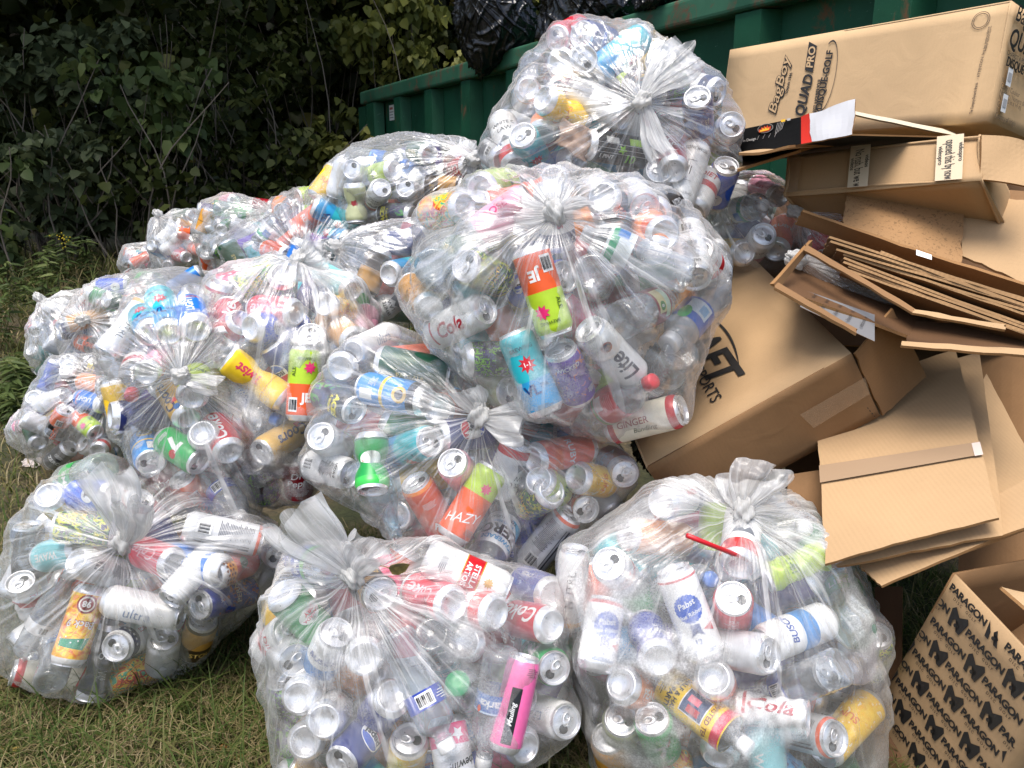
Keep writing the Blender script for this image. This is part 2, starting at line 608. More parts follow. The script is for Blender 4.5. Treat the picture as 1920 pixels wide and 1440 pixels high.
gv, gf, gt, off = [], [], [], 0
for (x0, x1, y0, y1, n, l0, l1, lean0, lean1, w, t0, t1) in (
        (-1.6, 0.2, 0.85, 2.2, 34000, 0.03, 0.10, 0.5, 1.75, 0.0016, 0.08, 1.0),     # near turf
        (-1.6, 0.2, 0.85, 2.2, 16000, 0.05, 0.13, 1.35, 1.7, 0.0011, 0.72, 1.0),    # straw lying flat
        (-1.6, 0.2, 0.85, 2.0, 3000, 0.08, 0.19, 0.4, 1.3, 0.0017, 0.0, 0.75),
        (0.45, 1.3, 0.85, 2.0, 9000, 0.03, 0.10, 0.5, 1.7, 0.0016, 0.0, 1.0),
        (-3.2, -0.9, 1.9, 4.4, 15000, 0.03, 0.09, 0.8, 1.7, 0.0022, 0.45, 1.0),
        (-4.6, 0.2, 4.0, 7.0, 15000, 0.06, 0.26, 0.5, 1.5, 0.004, 0.3, 1.0),
        (-3.0, -1.15, 1.9, 3.6, 2200, 0.04, 0.12, 0.3, 1.3, 0.0024, 0.0, 0.5)):
    x = rng.uniform(x0, x1, n); y = rng.uniform(y0, y1, n)
    pat = 0.5 + 0.5 * np.sin(5.3 * x + 2.1 * np.sin(4.1 * y)) * np.cos(4.7 * y + 1.7 * x)
    keep = in_view(np.stack((x, y, ground_z(x, y)), -1)) & (rng.random(n) < 0.55 + 0.45 * pat)
    x, y, pat = x[keep], y[keep], pat[keep]
    n = len(x)
    tone = np.clip(t0 + (t1 - t0) * (0.75 * rng.random(n) ** 1.1 + 0.25 * (1 - pat)), 0, 1)
    v, f_, t_ = blades(x, y, rng.uniform(l0, l1, n), rng.uniform(lean0, lean1, n), w * rng.uniform(0.6, 1.3, n), tone)
    gv.append(v); gf.append(f_ + off); gt.append(t_); off += len(v)
me = bpy.data.meshes.new('grass')
fast_mesh(me, np.concatenate(gv), np.concatenate(gf))
set_attr(me, 'tone', np.concatenate(gt))
M_GRASS = leaf_mat('grass_blades', [(0.0, (0.035, 0.076, 0.014)), (0.45, (0.085, 0.115, 0.026)), (0.68, (0.15, 0.14, 0.05)), (0.88, (0.29, 0.225, 0.115)), (1.0, (0.44, 0.37, 0.23))], 0.3, 0.6)
o = link('grass', me, None, [M_GRASS])
tag(o, 'short trampled grass and straw growing on the ground around the bags', 'grass', kind='stuff')

LEAF_V = np.array([(0, 0, 0), (0, .5, -.04), (0, 1.02, -.2), (-.40, .22, .07), (-.36, .6, .0), (.40, .22, .07), (.36, .6, .0)])
LEAF_F = np.array([(0, 1, 3), (3, 1, 4), (1, 2, 4), (0, 5, 1), (5, 6, 1), (1, 6, 2)])
SLIM_V = LEAF_V * np.array((0.36, 1.3, 1.0))


def leaf_cloud(name, pts, size, droop, tone, mat, parent=None, tmpl=LEAF_V, outward=None):
    n = len(pts)
    az = rng.uniform(0, 2 * np.pi, n)
    d = np.stack((np.cos(az), np.sin(az), -droop * rng.uniform(0.2, 1.6, n)), -1)
    if outward is not None: d = d + outward
    d /= np.linalg.norm(d, axis=1, keepdims=True)
    up = np.stack((rng.normal(0, .45, n), rng.normal(-0.25, .45, n), np.ones(n)), -1)
    sx = np.cross(d, up); sx /= np.linalg.norm(sx, axis=1, keepdims=True)
    nz = np.cross(sx, d)
    R = np.stack((sx, d, nz), -1)                       # columns
    V = np.einsum('nij,kj->nki', R, tmpl) * size[:, None, None] + pts[:, None, :]
    Fc = (LEAF_F[None] + (np.arange(n) * len(tmpl))[:, None, None]).reshape(-1, 3)
    me = bpy.data.meshes.new(name)
    fast_mesh(me, V.reshape(-1, 3), Fc)
    set_attr(me, 'tone', np.repeat(tone, len(tmpl)))
    return link(name, me, parent, [mat])


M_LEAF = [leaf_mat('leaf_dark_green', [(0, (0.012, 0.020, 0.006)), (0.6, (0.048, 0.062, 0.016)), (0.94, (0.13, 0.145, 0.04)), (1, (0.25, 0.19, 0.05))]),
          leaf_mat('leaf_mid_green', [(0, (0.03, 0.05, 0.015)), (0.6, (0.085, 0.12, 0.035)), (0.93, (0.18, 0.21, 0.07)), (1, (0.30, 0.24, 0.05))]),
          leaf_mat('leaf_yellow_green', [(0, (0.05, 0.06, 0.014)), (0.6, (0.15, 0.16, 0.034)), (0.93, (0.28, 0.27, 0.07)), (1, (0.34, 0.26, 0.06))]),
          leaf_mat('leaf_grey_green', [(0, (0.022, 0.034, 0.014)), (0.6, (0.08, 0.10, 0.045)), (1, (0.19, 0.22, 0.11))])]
m, nt, out = new_mat('bark')
p = nd(nt, 'ShaderNodeBsdfPrincipled')
oc = nd(nt, 'ShaderNodeTexCoord').outputs['Object']
nt.links.new(ramp(nt, noise(nt, mapping(nt, oc, (1, 1, .2)), 60, 4), [(0.3, (0.05, 0.038, 0.028)), (0.7, (0.15, 0.12, 0.09))]), p.inputs['Base Color'])
p.inputs['Roughness'].default_value = 0.9
nt.links.new(p.outputs[0], out.inputs[0])
M_BARK = m
M_TWIG = plain('twig', (0.16, 0.13, 0.10), .85)

# the dark wood behind: one mass of foliage too deep to count
n = 92000
wx = rng.uniform(-15, 11, n)
wy = 8.2 + rng.uniform(0, 1, n) ** 1.3 * 4.5 + 0.25 * np.abs(wx)
wz = rng.uniform(0, 1, n) * 7.5
clus = np.sin(wx * 2.1 + wz * 1.7) * np.sin(wy * 1.9 + wz) + np.sin(wx * 4.3 - wz * 3.1)
k = clus > -0.9
pts = np.stack((wx, wy, wz), -1)[k]
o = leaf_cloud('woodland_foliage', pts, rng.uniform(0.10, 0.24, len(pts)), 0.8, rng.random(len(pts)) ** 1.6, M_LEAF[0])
tag(o, 'dark mass of woodland leaves behind the shrubs and the green skip', 'woodland', kind='stuff')
# unseen leafy roof, added to keep sky light out of the wood
n = 9000
pts = np.stack((rng.uniform(-10, 12, n), rng.uniform(8.0, 16, n), rng.uniform(6.4, 8.2, n)), -1)
# unseen leaves over the grass, added to shade the shrubs in dapples
m_ = 1000
q_ = np.stack((rng.uniform(-9, -1.4, m_), rng.uniform(3.9, 8.2, m_), rng.uniform(4.3, 5.6, m_)), -1)
gap = np.sin(q_[:, 0] * 2.3 + 1.1) * np.sin(q_[:, 1] * 2.9 + q_[:, 0]) > .35
pts = np.concatenate((pts, q_[~gap])); n = len(pts)
o = leaf_cloud('shading_canopy', pts, rng.uniform(0.35, 0.7, n), 0.3, rng.random(n), M_LEAF[0])
tag(o, 'unseen high leafy canopy added to shade the wood and shrubs', 'woodland', kind='stuff')
# dark backdrop sheet added beyond, blocking the sky between the stems
bx = np.linspace(-40, 40, 50); bt = np.linspace(0, 1, 14)
BX, BT = np.meshgrid(bx, bt)
backdrop = grid_mesh('dark_backdrop', np.stack((BX, 15 + 3 * BT + 0.6 * np.sin(BX), 0.2 + 10 * BT + 0.5 * np.sin(BX * 1.3 + 4 * BT)), -1))
m = plain('backdrop_brown', (0.03, 0.026, 0.016), 0.95)
tag(link('dark_backdrop', backdrop, None, [m], True), kind='structure')


def shrub(name, px, py, d, rx, rz, n, mi, lsize, label, cat, group, stems=4, droop=0.7, tone_p=1.0, clusters=26, seed=0, ry=None, twigs=4):
    r = np.random.default_rng(seed + 11)
    c = P(px, py, d)
    root = empty(name, (c[0], c[1], float(ground_z(c[0], c[1])) - 0.02))
    tag(root, label, cat, group)
    ry = ry or rx * 0.8
    cc = r.normal(0, 0.5, (clusters, 3)) * np.array((rx, ry, rz)) + c
    cc[:, 2] = np.maximum(cc[:, 2], root.location.z + 0.05)
    which = r.integers(0, clusters, n)
    spread = r.uniform(0.04, 0.14, clusters)[which][:, None] * rx / 0.7
    pts = cc[which] + r.normal(0, 1, (n, 3)) * spread * np.array((1, 1, 0.8))
    pts[:, 2] = np.maximum(pts[:, 2], ground_z(pts[:, 0], pts[:, 1]) + 0.03)
    ctone = r.uniform(0.15, 0.85, clusters)[which]
    tone = np.clip(ctone * 0.5 + r.random(n) ** tone_p * 0.55, 0, 1)
    leaf_cloud('foliage', pts, r.uniform(0.45, 1.45, n) * lsize, droop, tone, M_LEAF[mi], root)
    mb = MB()
    b0 = np.array(root.location)
    for k in range(min(stems + 9, clusters)):
        e = cc[k]
        s0 = b0 + np.array((r.normal(0, .10), r.normal(0, .06), 0))
        mid = s0 * 0.45 + e * 0.55 + np.array((r.normal(0, .08), r.normal(0, .05), 0.10))
        q = s0 * .8 + e * .2 + np.array((0, 0, 0.12))
        big = 0.013 if k < stems else 0.006
        mb = MB()
        mb.tube([s0, q, mid, e], [big, big * .8, big * .55, big * .25], 5)
        mb.build('stem', M_BARK, root)
    for k in range(twigs):                                   # bare arching shoots
        s0 = b0 + np.array((r.normal(0, .3), r.normal(-.15, .15), 0))
        dx = r.normal(0, .55)
        top = c[2] + rz * r.uniform(.2, 1.2)
        q = [s0 + np.array((dx * t ** 1.6 + .03 * math.sin(9 * t + k), -.18 * t, (top - s0[2]) * (t - .12 * t ** 3))) for t in np.linspace(0, 1, 9)]
        mb = MB(); mb.tube(q, list(np.linspace(.008, .003, 9)), 5)
        mb.build('stem', M_TWIG, root)
    return root


SG = 'shrubs along the edge of the wood'
shrub('shrub', 90, 130, 5.9, 0.62, 0.62, 1250, 3, 0.085, 'grey green broad leaved shrub in the top left corner', 'shrub', SG, seed=1, clusters=20)
shrub('shrub', 350, 60, 6.6, 0.8, 0.62, 1100, 0, 0.085, 'dark green shrub high up beside the grey green corner shrub', 'shrub', SG, seed=2, clusters=18)
shrub('sapling', 310, 190, 5.7, 0.42, 0.35, 520, 1, 0.085, 'light green sapling with pale heart shaped leaves before the dark wood', 'sapling', SG, 3, 1.0, seed=3)
shrub('shrub', 60, 330, 5.6, 0.5, 0.42, 900, 3, 0.08, 'low grey green shrub on the left above the goldenrod', 'shrub', SG, seed=4)
shrub('shrub', 230, 330, 5.9, 0.62, 0.5, 950, 0, 0.08, 'dark leafy shrub with bare twigs left of the farthest bags', 'shrub', SG, seed=5)
shrub('shrub', 450, 250, 6.5, 0.7, 0.6, 900, 0, 0.085, 'very dark shrub above the farthest bags', 'shrub', SG, seed=6)
shrub('shrub', 610, 310, 6.9, 0.34, 0.45, 800, 2, 0.08, 'olive shrub beside the hinged end of the green skip', 'shrub', SG, seed=7)
shrub('tree', 745, 40, 7.4, 0.48, 0.62, 2600, 2, 0.085, 'yellow green tree hanging its leaves over the skip end', 'tree', SG, 3, 1.5, seed=8, clusters=34)
shrub('tree', 600, 60, 8.0, 0.7, 0.7, 900, 0, 0.09, 'dark tree between the sapling and the yellow green tree', 'tree', SG, seed=9)
shrub('tree', 985, -20, 8.6, 1.1, 0.7, 2200, 2, 0.09, 'olive tree behind the black bags on the skip', 'tree', SG, seed=10)
shrub('shrub', 470, 380, 6.2, 0.5, 0.3, 800, 0, 0.07, 'low dark shrub touching the farthest bags', 'shrub', SG, seed=12)
shrub('shrub', -90, 400, 5.2, 0.45, 0.5, 700, 1, 0.075, 'mid green shrub cut off by the left picture edge', 'shrub', SG, seed=13)


def goldenrod(px, py, d, h, n, label, flower=False, seed=0):
    r = np.random.default_rng(seed)
    c = P(px, py, d)
    root = empty('goldenrod', (c[0], c[1], float(ground_z(c[0], c[1])) - 0.01))
    tag(root, label, 'plant', 'weeds at the grass edge')
    b0 = np.array(root.location)
    mb = MB()
    pts, tn = [], []
    for s in range(n):
        lean = np.array((r.normal(0.05, .22), r.normal(0, .12), 1.0)) * h * r.uniform(.7, 1.1)
        s0 = b0 + np.array((r.normal(0, .10), r.normal(0, .10), 0))
        mb = MB()
        mb.tube([s0, s0 + lean * .5 + np.array((0.02, 0, 0)), s0 + lean], [.004, .003, .0015], 4)
        mb.build('stem', plain('weed_stem', (0.09, 0.10, 0.03), .7), root)
        for t in np.linspace(.12, 1, 40):
            pts.append(s0 + lean * t + r.normal(0, .008, 3)); tn.append(r.uniform(.3, 1) * (0.5 + .4 * t))
    leaf_cloud('foliage', np.array(pts), r.uniform(.04, .075, len(pts)), 0.1, np.clip(tn, 0, .92), M_LEAF[1], root, SLIM_V)
    if flower:
        fm = MB()
        for k in range(26):
            q = s0 + lean * r.uniform(.82, 1.05) + np.array((r.normal(0, .03), r.normal(0, .03), r.normal(0, .015)))
            fm.box(q, (.007, 0, 0), (0, .007, 0), (0, 0, .006))
        fm.build('flower', plain('goldenrod_yellow', (0.55, 0.40, 0.02), .7), root)


goldenrod(75, 520, 4.8, 0.36, 4, 'tall goldenrod stems on the left grass edge', seed=1)
goldenrod(145, 480, 5.2, 0.34, 5, 'goldenrod with a small yellow flower head', True, seed=2)
goldenrod(15, 560, 4.2, 0.38, 4, 'goldenrod clump at the left picture edge', seed=3)
goldenrod(40, 650, 3.7, 0.19, 7, 'bushy low weed beside the farthest left bag', seed=4)
goldenrod(10, 680, 3.4, 0.15, 7, 'lowest bright green weed at the left picture edge', seed=5)

# ------------------------------------------------------------------ the green roll-off skip
C0 = P(675, 175, 6.75)
vp = unit(P(128, 331, 1.0) - CAM)
AX = -unit((vp[0], vp[1], 0.0))                 # along the long side, towards the camera and right
BK = unit((-AX[1], AX[0], 0.0))
if BK[1] < 0: BK = -BK                          # away from the camera
ZZ = np.array((0, 0, 1.0))
RIMZ = C0[2]
m, nt, out = new_mat('green_painted_steel')
p = nd(nt, 'ShaderNodeBsdfPrincipled')
oc = nd(nt, 'ShaderNodeTexCoord').outputs['Object']
g = ramp(nt, noise(nt, oc, 2.5, 4, .5), [(0.3, (0.004, 0.046, 0.022)), (0.7, (0.008, 0.076, 0.037))])
rust = ramp(nt, noise(nt, mapping(nt, oc, (1, 1, .5)), 5, 6, .8, .72), [(0.60, 0.0), (0.70, 1.0)])
mx = nd(nt, 'ShaderNodeMix', data_type='RGBA')
mx.inputs['B'].default_value = (0.14, 0.055, 0.025, 1)
nt.links.new(g, mx.inputs['A']); nt.links.new(rust, mx.inputs['Factor'])
scr = ramp(nt, noise(nt, mapping(nt, oc, (2, 2, 9)), 6, 5, 2.0, .7), [(0.66, 0.0), (0.70, 1.0)])
mx2 = nd(nt, 'ShaderNodeMix', data_type='RGBA')
mx2.inputs['B'].default_value = (0.16, 0.27, 0.21, 1)
nt.links.new(mx.outputs['Result'], mx2.inputs['A']); nt.links.new(mth(nt, 'MULTIPLY', scr, 0.6), mx2.inputs['Factor'])
nt.links.new(mx2.outputs['Result'], p.inputs['Base Color'])
nt.links.new(ramp(nt, rust, [(0, 0.6), (1, 0.9)]), p.inputs['Roughness'])
p.inputs['Specular IOR Level'].default_value = 0.3
bp = nd(nt, 'ShaderNodeBump'); bp.inputs['Distance'].default_value = 0.01; bp.inputs['Strength'].default_value = 0.4
nt.links.new(noise(nt, oc, 9, 4), bp.inputs['Height']); nt.links.new(bp.outputs[0], p.inputs['Normal'])
nt.links.new(p.outputs[0], out.inputs[0])
M_SKIP = m
m, nt, out = new_mat('worn_green_rail')
p = nd(nt, 'ShaderNodeBsdfPrincipled')
oc = nd(nt, 'ShaderNodeTexCoord').outputs['Object']
rust = ramp(nt, noise(nt, oc, 7, 6, 1.0, .75), [(0.52, 0.0), (0.62, 1.0)])
mx = nd(nt, 'ShaderNodeMix', data_type='RGBA')
nt.links.new(ramp(nt, noise(nt, oc, 3, 4, 1.), [(0.35, (0.010, 0.070, 0.037)), (0.7, (0.035, 0.125, 0.072))]), mx.inputs['A'])
mx.inputs['B'].default_value = (0.11, 0.05, 0.028, 1)
nt.links.new(rust, mx.inputs['Factor']); nt.links.new(mx.outputs['Result'], p.inputs['Base Color'])
p.inputs['Roughness'].default_value = 0.55
nt.links.new(p.outputs[0], out.inputs[0])
M_RAIL = m
skip = empty('roll_off_skip', (C0[0], C0[1], 0))
tag(skip, 'dark green ribbed steel skip with rusty top rail behind the bags', 'skip')
SL, SW = 7.2, 2.4
g0 = np.array((C0[0], C0[1], 0.18))
H = RIMZ - 0.18
mb = MB()
T = 0.05
mb.box(g0 + BK * 0.10, AX * SL, BK * T, ZZ * H)                                     # near side
mb.box(g0 + BK * (SW - T), AX * SL, BK * T, ZZ * H)                                 # far side
mb.box(g0 + BK * (0.10 + T), AX * T, BK * (SW - 2 * T - 0.10), ZZ * H)              # left end
mb.box(g0 + AX * (SL - T) + BK * (0.10 + T), AX * T, BK * (SW - 2 * T - 0.10), ZZ * H)
mb.box(g0 + BK * (0.10 + T) + AX * T, AX * (SL - 2 * T), BK * (SW - 2 * T - 0.10), ZZ * 0.06)
mb.build('shell', M_SKIP, skip)
RH = 0.095
for nm, o_, a_, b_ in (('top_rail', g0 + ZZ * (H - RH) - AX * .02, AX * (SL + .04), BK * 0.097),
                       ('top_rail', g0 + ZZ * (H - RH) + BK * (SW + .003), AX * (SL + .04), BK * 0.09),
                       ('top_rail', g0 + ZZ * (H - RH) + BK * 0.10 - AX * 0.075, AX * 0.07, BK * (SW - 0.1))):
    mb = MB(); mb.box(o_, a_, b_, ZZ * (RH + .012)); rl = mb.build('top_rail', M_RAIL, skip)
    bv = rl.modifiers.new('edge', 'BEVEL'); bv.width = 0.018; bv.segments = 3
s_ = 0.12
k = 0
while s_ < SL - .1:
    mb = MB()
    w_ = 0.19 if k else 0.24
    a = g0 + AX * s_ + BK * (0.018 if k else 0.002)
    zt = H - RH - .004
    mb.hexa([a + BK * .08, a + AX * .028, a + AX * (w_ - .028), a + AX * w_ + BK * .08,
             a + BK * .08 + ZZ * zt, a + AX * .028 + ZZ * zt, a + AX * (w_ - .028) + ZZ * zt, a + AX * w_ + BK * .08 + ZZ * zt])
    mb.build('rib', M_SKIP, skip)
    s_ += 0.62
    k += 1
mb = MB()
mb.box(g0 + ZZ * (H - 0.33) - AX * 0.10 + BK * 0.012, AX * .19, BK * .06, ZZ * .22)
hinge = mb.build('hinge', M_SKIP, skip)
mb = MB()
st0 = g0 + AX * 0.45 + BK * 0.097 + ZZ * (H - RH - 0.155)
mb.box(st0, AX * 0.11, -BK * 0.002, ZZ * 0.12, 0)
for j in range(4):
    mb.box(st0 + AX * .012 - BK * .0025 + ZZ * (.018 + .022 * j), AX * (.085 - .012 * (j % 2)), -BK * .001, ZZ * (.018 if j == 3 else .007), 1 if j < 3 else 2)
mb.build('sticker', [plain('sticker_white', (.72, .70, .66), .5), plain('sticker_grey', (.25, .24, .24), .5), plain('sticker_red', (.4, .1, .08), .5)], skip)


def rim_at(px):
    """point on the near top edge of the skip that shows at column px"""
    best = None
    for s in np.linspace(0, SL, 800):
        q = np.array((C0[0], C0[1], RIMZ)) + AX * s
        x = proj(q)
        if best is None or abs(x[0] - px) < best[0]: best = (abs(x[0] - px), q, x[2])
    return best[1], best[2]
# ------------------------------------------------------------------ cardboard
K_TAN = kraft_mat('kraft_tan', (196, 165, 126), fl=0.02, speck=.15, var=.11)
K_MID = kraft_mat('kraft_mid', (176, 145, 108), fl=0.02, speck=.3, var=.10)
K_FLUTE = kraft_mat('kraft_fluted', (177, 146, 109), fl=0.075, speck=.22, var=.08)
K_SPECK = kraft_mat('kraft_speckled', (158, 122, 84), fl=0.03, speck=.3, var=.14, stain=150)
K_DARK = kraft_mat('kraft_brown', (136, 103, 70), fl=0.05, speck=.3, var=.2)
K_WET_SHADE = kraft_mat('kraft_wet_shade', (98, 71, 48), fl=0.05, speck=.4, var=.3)  # wet board, also painted where box insides and gaps are in shade
K_CORR = kraft_mat('kraft_flute_ends', (168, 132, 92), fl=0.36, speck=.6, var=.35)
K_EDGE = kraft_mat('kraft_cut_edge', (150, 112, 72), fl=0.0, speck=.8, var=.3)
INKK = plain('black_box_print', (0.018, 0.016, 0.015), .55)
INKB = plain('faded_box_print', (0.10, 0.07, 0.045), .7)
TAPE, nt, out = new_mat('clear_tape')
tr = nd(nt, 'ShaderNodeBsdfTransparent'); gs = nd(nt, 'ShaderNodeBsdfPrincipled')
gs.inputs['Base Color'].default_value = (.50, .38, .26, 1); gs.inputs['Roughness'].default_value = .22
mx = nd(nt, 'ShaderNodeMixShader'); mx.inputs[0].default_value = .25
nt.links.new(tr.outputs[0], mx.inputs[1]); nt.links.new(gs.outputs[0], mx.inputs[2]); nt.links.new(mx.outputs[0], out.inputs[0])
MATS['tape'] = TAPE


def ortho(p0, d0, ends, scale0=(1, 1, 1), guess=None):
    """corner p0 (px) at depth d0 with three edges whose directions show as the pixels in ends: depths that make them square"""
    o = P(*p0, d0)
    x = np.array(guess if guess is not None else [d0] * 3, float)

    def res(x):
        e = [unit(P(*ends[i], x[i]) - o) for i in range(3)]
        return np.array((e[0] @ e[1], e[1] @ e[2], e[0] @ e[2]))
    for it in range(200):
        r = res(x)
        if np.abs(r).max() < 1e-6: break
        J = np.zeros((3, 3))
        for i in range(3):
            y = x.copy(); y[i] += 1e-4
            J[:, i] = (res(y) - r) / 1e-4
        st = np.linalg.lstsq(J, -r, rcond=1e-3)[0]
        st = np.clip(st, -.08, .08)
        x = np.clip(x + st, d0 * .55, d0 * 1.9)
    e = [P(*ends[i], x[i]) - o for i in range(3)]
    return o, e, x


def set_flute(ob, axis):
    me = ob.data
    co = np.zeros(len(me.vertices) * 3, np.float32)
    me.vertices.foreach_get('co', co)
    a = me.attributes.new('flute', 'FLOAT', 'POINT')
    a.data.foreach_set('value', (co.reshape(-1, 3) @ unit(axis)).astype(np.float32))


def board(name, c, thick, mat, parent=None, n=14, sag=0.0, rag=0.0, seed=0, flute=None, wav=0.0):
    """a corrugated sheet through four corners c (p00, p10, p11, p01), thick behind the seen face, slightly uneven"""
    r = np.random.default_rng(seed)
    c = [np.asarray(q, float) for q in c]
    u = np.linspace(0, 1, n)
    U, V = np.meshgrid(u, u)
    Q = ((1 - U) * (1 - V))[..., None] * c[0] + (U * (1 - V))[..., None] * c[1] + (U * V)[..., None] * c[2] + ((1 - U) * V)[..., None] * c[3]
    nn = unit(np.cross(c[1] - c[0], c[3] - c[0]))
    if nn @ (CAM - c[0]) < 0: nn = -nn
    ph = r.uniform(0, 6, 4)
    Q = Q + nn * (sag * 4 * U * (1 - U) + wav * (np.sin(5 * U + ph[0]) * np.cos(4 * V + ph[1])))[..., None]
    if rag:
        e1, e2 = unit(c[1] - c[0]), unit(c[3] - c[0])
        for j in range(n):
            Q[j, 0] += e1 * r.normal(0, rag); Q[j, -1] += e1 * r.normal(0, rag)
            Q[0, j] += e2 * r.normal(0, rag); Q[-1, j] += e2 * r.normal(0, rag)
    B = Q - nn * thick
    mb = MB()
    idx = lambda i, j: i * n + j
    vs = list(Q.reshape(-1, 3)) + list(B.reshape(-1, 3))
    o = n * n
    fs = [(idx(i, j), idx(i, j + 1), idx(i + 1, j + 1), idx(i + 1, j)) for i in range(n - 1) for j in range(n - 1)]
    fb = [tuple(o + q for q in f[::-1]) for f in fs]
    ed = []
    for j in range(n - 1):
        for a, b in (((0, j), (0, j + 1)), ((n - 1, j + 1), (n - 1, j)), ((j + 1, 0), (j, 0)), ((j, n - 1), (j + 1, n - 1))):
            a, b = idx(*a), idx(*b)
            ed.append((b, a, a + o, b + o))
    mb.add(vs, fs + fb, 0)
    k0 = len(mb.f)
    mb.f += ed; mb.m += [1] * len(ed)
    ob = mb.build(name, [mat, K_EDGE], parent)
    set_flute(ob, flute if flute is not None else c[1] - c[0])
    return ob


def carton(name, o, e, mat, label, group=None, wav=.0015, skip_sides=(), thick=.004, seed=0):
    """a box standing on the square corner o with edges e[0], e[1], e[2]; each side a board butted to its neighbours"""
    ob = empty(name, tuple(o))
    tag(ob, label, 'cardboard box', group)
    a, b, c = e
    mats = mat if isinstance(mat, dict) else {}
    side = {'ab': (o, a, b, c), 'ac': (o, a, c, b), 'bc': (o, b, c, a), 'AB': (o + c, a, b, -c), 'AC': (o + b, a, c, -b), 'BC': (o + a, b, c, -a)}
    faces = {}
    for i, (k, (q, u, v, w)) in enumerate(side.items()):
        if k in skip_sides: continue
        w = unit(w)
        r = np.random.default_rng(seed + i)
        n = 10
        uu, vv = np.meshgrid(np.linspace(0.003, .997, n), np.linspace(0.003, .997, n))
        nn = w
        dz = wav * (np.sin(4 * uu + r.uniform(0, 6)) * np.sin(3.5 * vv + r.uniform(0, 6)) + 1.0)
        Q = q + uu[..., None] * u + vv[..., None] * v + nn * dz[..., None]
        me = grid_mesh('panel', Q)
        f = link('panel', me, ob, [mats.get(k, mats.get('*')) if mats else mat], True)
        sm = f.modifiers.new('board', 'SOLIDIFY'); sm.thickness = thick
        # solidify towards the inside
        nrm = np.cross(Q[0, 1] - Q[0, 0], Q[1, 0] - Q[0, 0])
        sm.offset = 1.0 if nrm @ w > 0 else -1.0
        set_flute(f, u)
        faces[k] = f
    return ob, faces


def decal(parent, name='print', mats=None):
    return MB()


BG = 'cardboard thrown down on the right'


def on_plane(px, py, o, nn):
    r = unit(P(px, py, 1.0) - CAM)
    return CAM + r * (((o - CAM) @ nn) / (r @ nn))

# tall tan box with cart printing
o, e, x = ortho((1853, 228), 1.72, [(1345, 262), (1897, 0), (1911, 254)], guess=[2.3, 1.68, 1.83])
print('cart box', x, [np.linalg.norm(q) for q in e])
e3 = unit(e[2]) * 0.26
if e3 @ FWD < 0: e3 = -e3
box1, f1 = carton('cardboard_box', o, [e[0], e[1], e3], K_TAN, 'big clean tan box with black cart lettering on top of the heap', BG, .0006)
mb = MB()
rd = unit(e[1]); al = unit(-e[0]); W1 = np.linalg.norm(e[0]); H1 = np.linalg.norm(e[1])
nn1 = unit(np.cross(al, rd))
if nn1 @ (CAM - o) < 0: nn1 = -nn1
LB = o + e[0] + nn1 * 0.0075 if False else o + e[0]
def at1(u, v): return LB + al * (W1 * u) + rd * (H1 * v)
# lettering reads upwards along the short side
o1 = o + nn1 * .0026
def ft(t, p0, p1, hpx, bold=0.0, shear=0.0, m=0, l=0.0):
    a_, b_ = on_plane(*p0, o1, nn1), on_plane(*p1, o1, nn1)
    c_ = (a_ + b_) / 2
    k_ = np.linalg.norm(b_ - a_)
    V_, _ = text_mesh(t, 0.0 if 'Q' in t else bold, shear)
    flat_text(mb, t, c_, b_ - a_, np.cross(nn1, b_ - a_), hpx / F_PX * ((c_ - CAM) @ FWD) / (V_[:, 1].max() - V_[:, 1].min()), m, l, bold, shear, 1.0, k_)
ft('BagBoy', (1449, 214), (1479, 102), 27, .05, .25)
ft('BagBoy', (1449.5, 212), (1478.5, 104), 23, .005, .25, 2, .0012)
ft('Depuis 1946', (1474, 175), (1484, 136), 8, .03)
ft('QUAD', (1500, 216), (1519, 140), 24, .03, .25)
mb.add([on_plane(x_, y_, o1, nn1) for x_, y_ in ((1509, 131), (1524, 136), (1532, 86), (1517, 78))], [(0, 1, 2, 3)], 0)
ft('PRO', (1517.5, 128), (1524, 87), 15, .025, .2, 2, .0012)
ft('CHARIOT A POUSSER POUR', (1525, 222), (1537, 148), 8, .04)
ft('DISQUE-GOLF', (1536, 205), (1558, 94), 16, .03, .1)
ec_, ea_, eb_ = on_plane(1549, 143, o1, nn1), on_plane(1562, 78, o1, nn1), on_plane(1565, 146, o1, nn1)
n_ = 40
el = []
for i in range(n_):
    a0 = 2 * math.pi * i / n_
    for rr in (1.0, 1.05):
        el.append(ec_ + (ea_ - ec_) * rr * math.cos(a0) + (eb_ - ec_) * rr * math.sin(a0))
mb.add(el, [(2 * i, 2 * i + 1, (2 * i + 3) % (2 * n_), (2 * i + 2) % (2 * n_)) for i in range(n_) if i < n_ * .55 or i > n_ * .9], 0)
pr = mb.build('lettering', [INKK, INKB, K_TAN], box1)
mb = MB()
ft('The Company Dynamic Brands', (1821, 213), (1832, 155), 7, .02, 0, 1)
ft('ATTENTION  lire les instructions', (1834, 145), (1854, 50), 5, .01, 0, 1)
ft('emballage recyclable  conserver', (1848, 95), (1859, 48), 4, .01, 0, 1)
mb.build('lettering', [INKK, INKB, K_TAN], box1)
mb = MB()
for rr in (.030, .024):
    n_ = 28
    el = []
    for i in range(n_):
        a0 = 2 * math.pi * i / n_
        for r2 in (rr, rr + .0022):
            el.append(at1(.925, .87) + al * (W1 * r2 * .8 * math.cos(a0)) + rd * (W1 * r2 * .8 * math.sin(a0)) + nn1 * .0012)
    mb.add(el, [(2 * i, 2 * i + 1, (2 * i + 3) % (2 * n_), (2 * i + 2) % (2 * n_)) for i in range(n_)], 1)
box1_mats = [INKK, INKB, K_TAN, plain('label_white', (.8, .8, .8), .5), plain('label_grey', (.4, .4, .42), .5)]
mb.build('recycling_mark', box1_mats, box1)
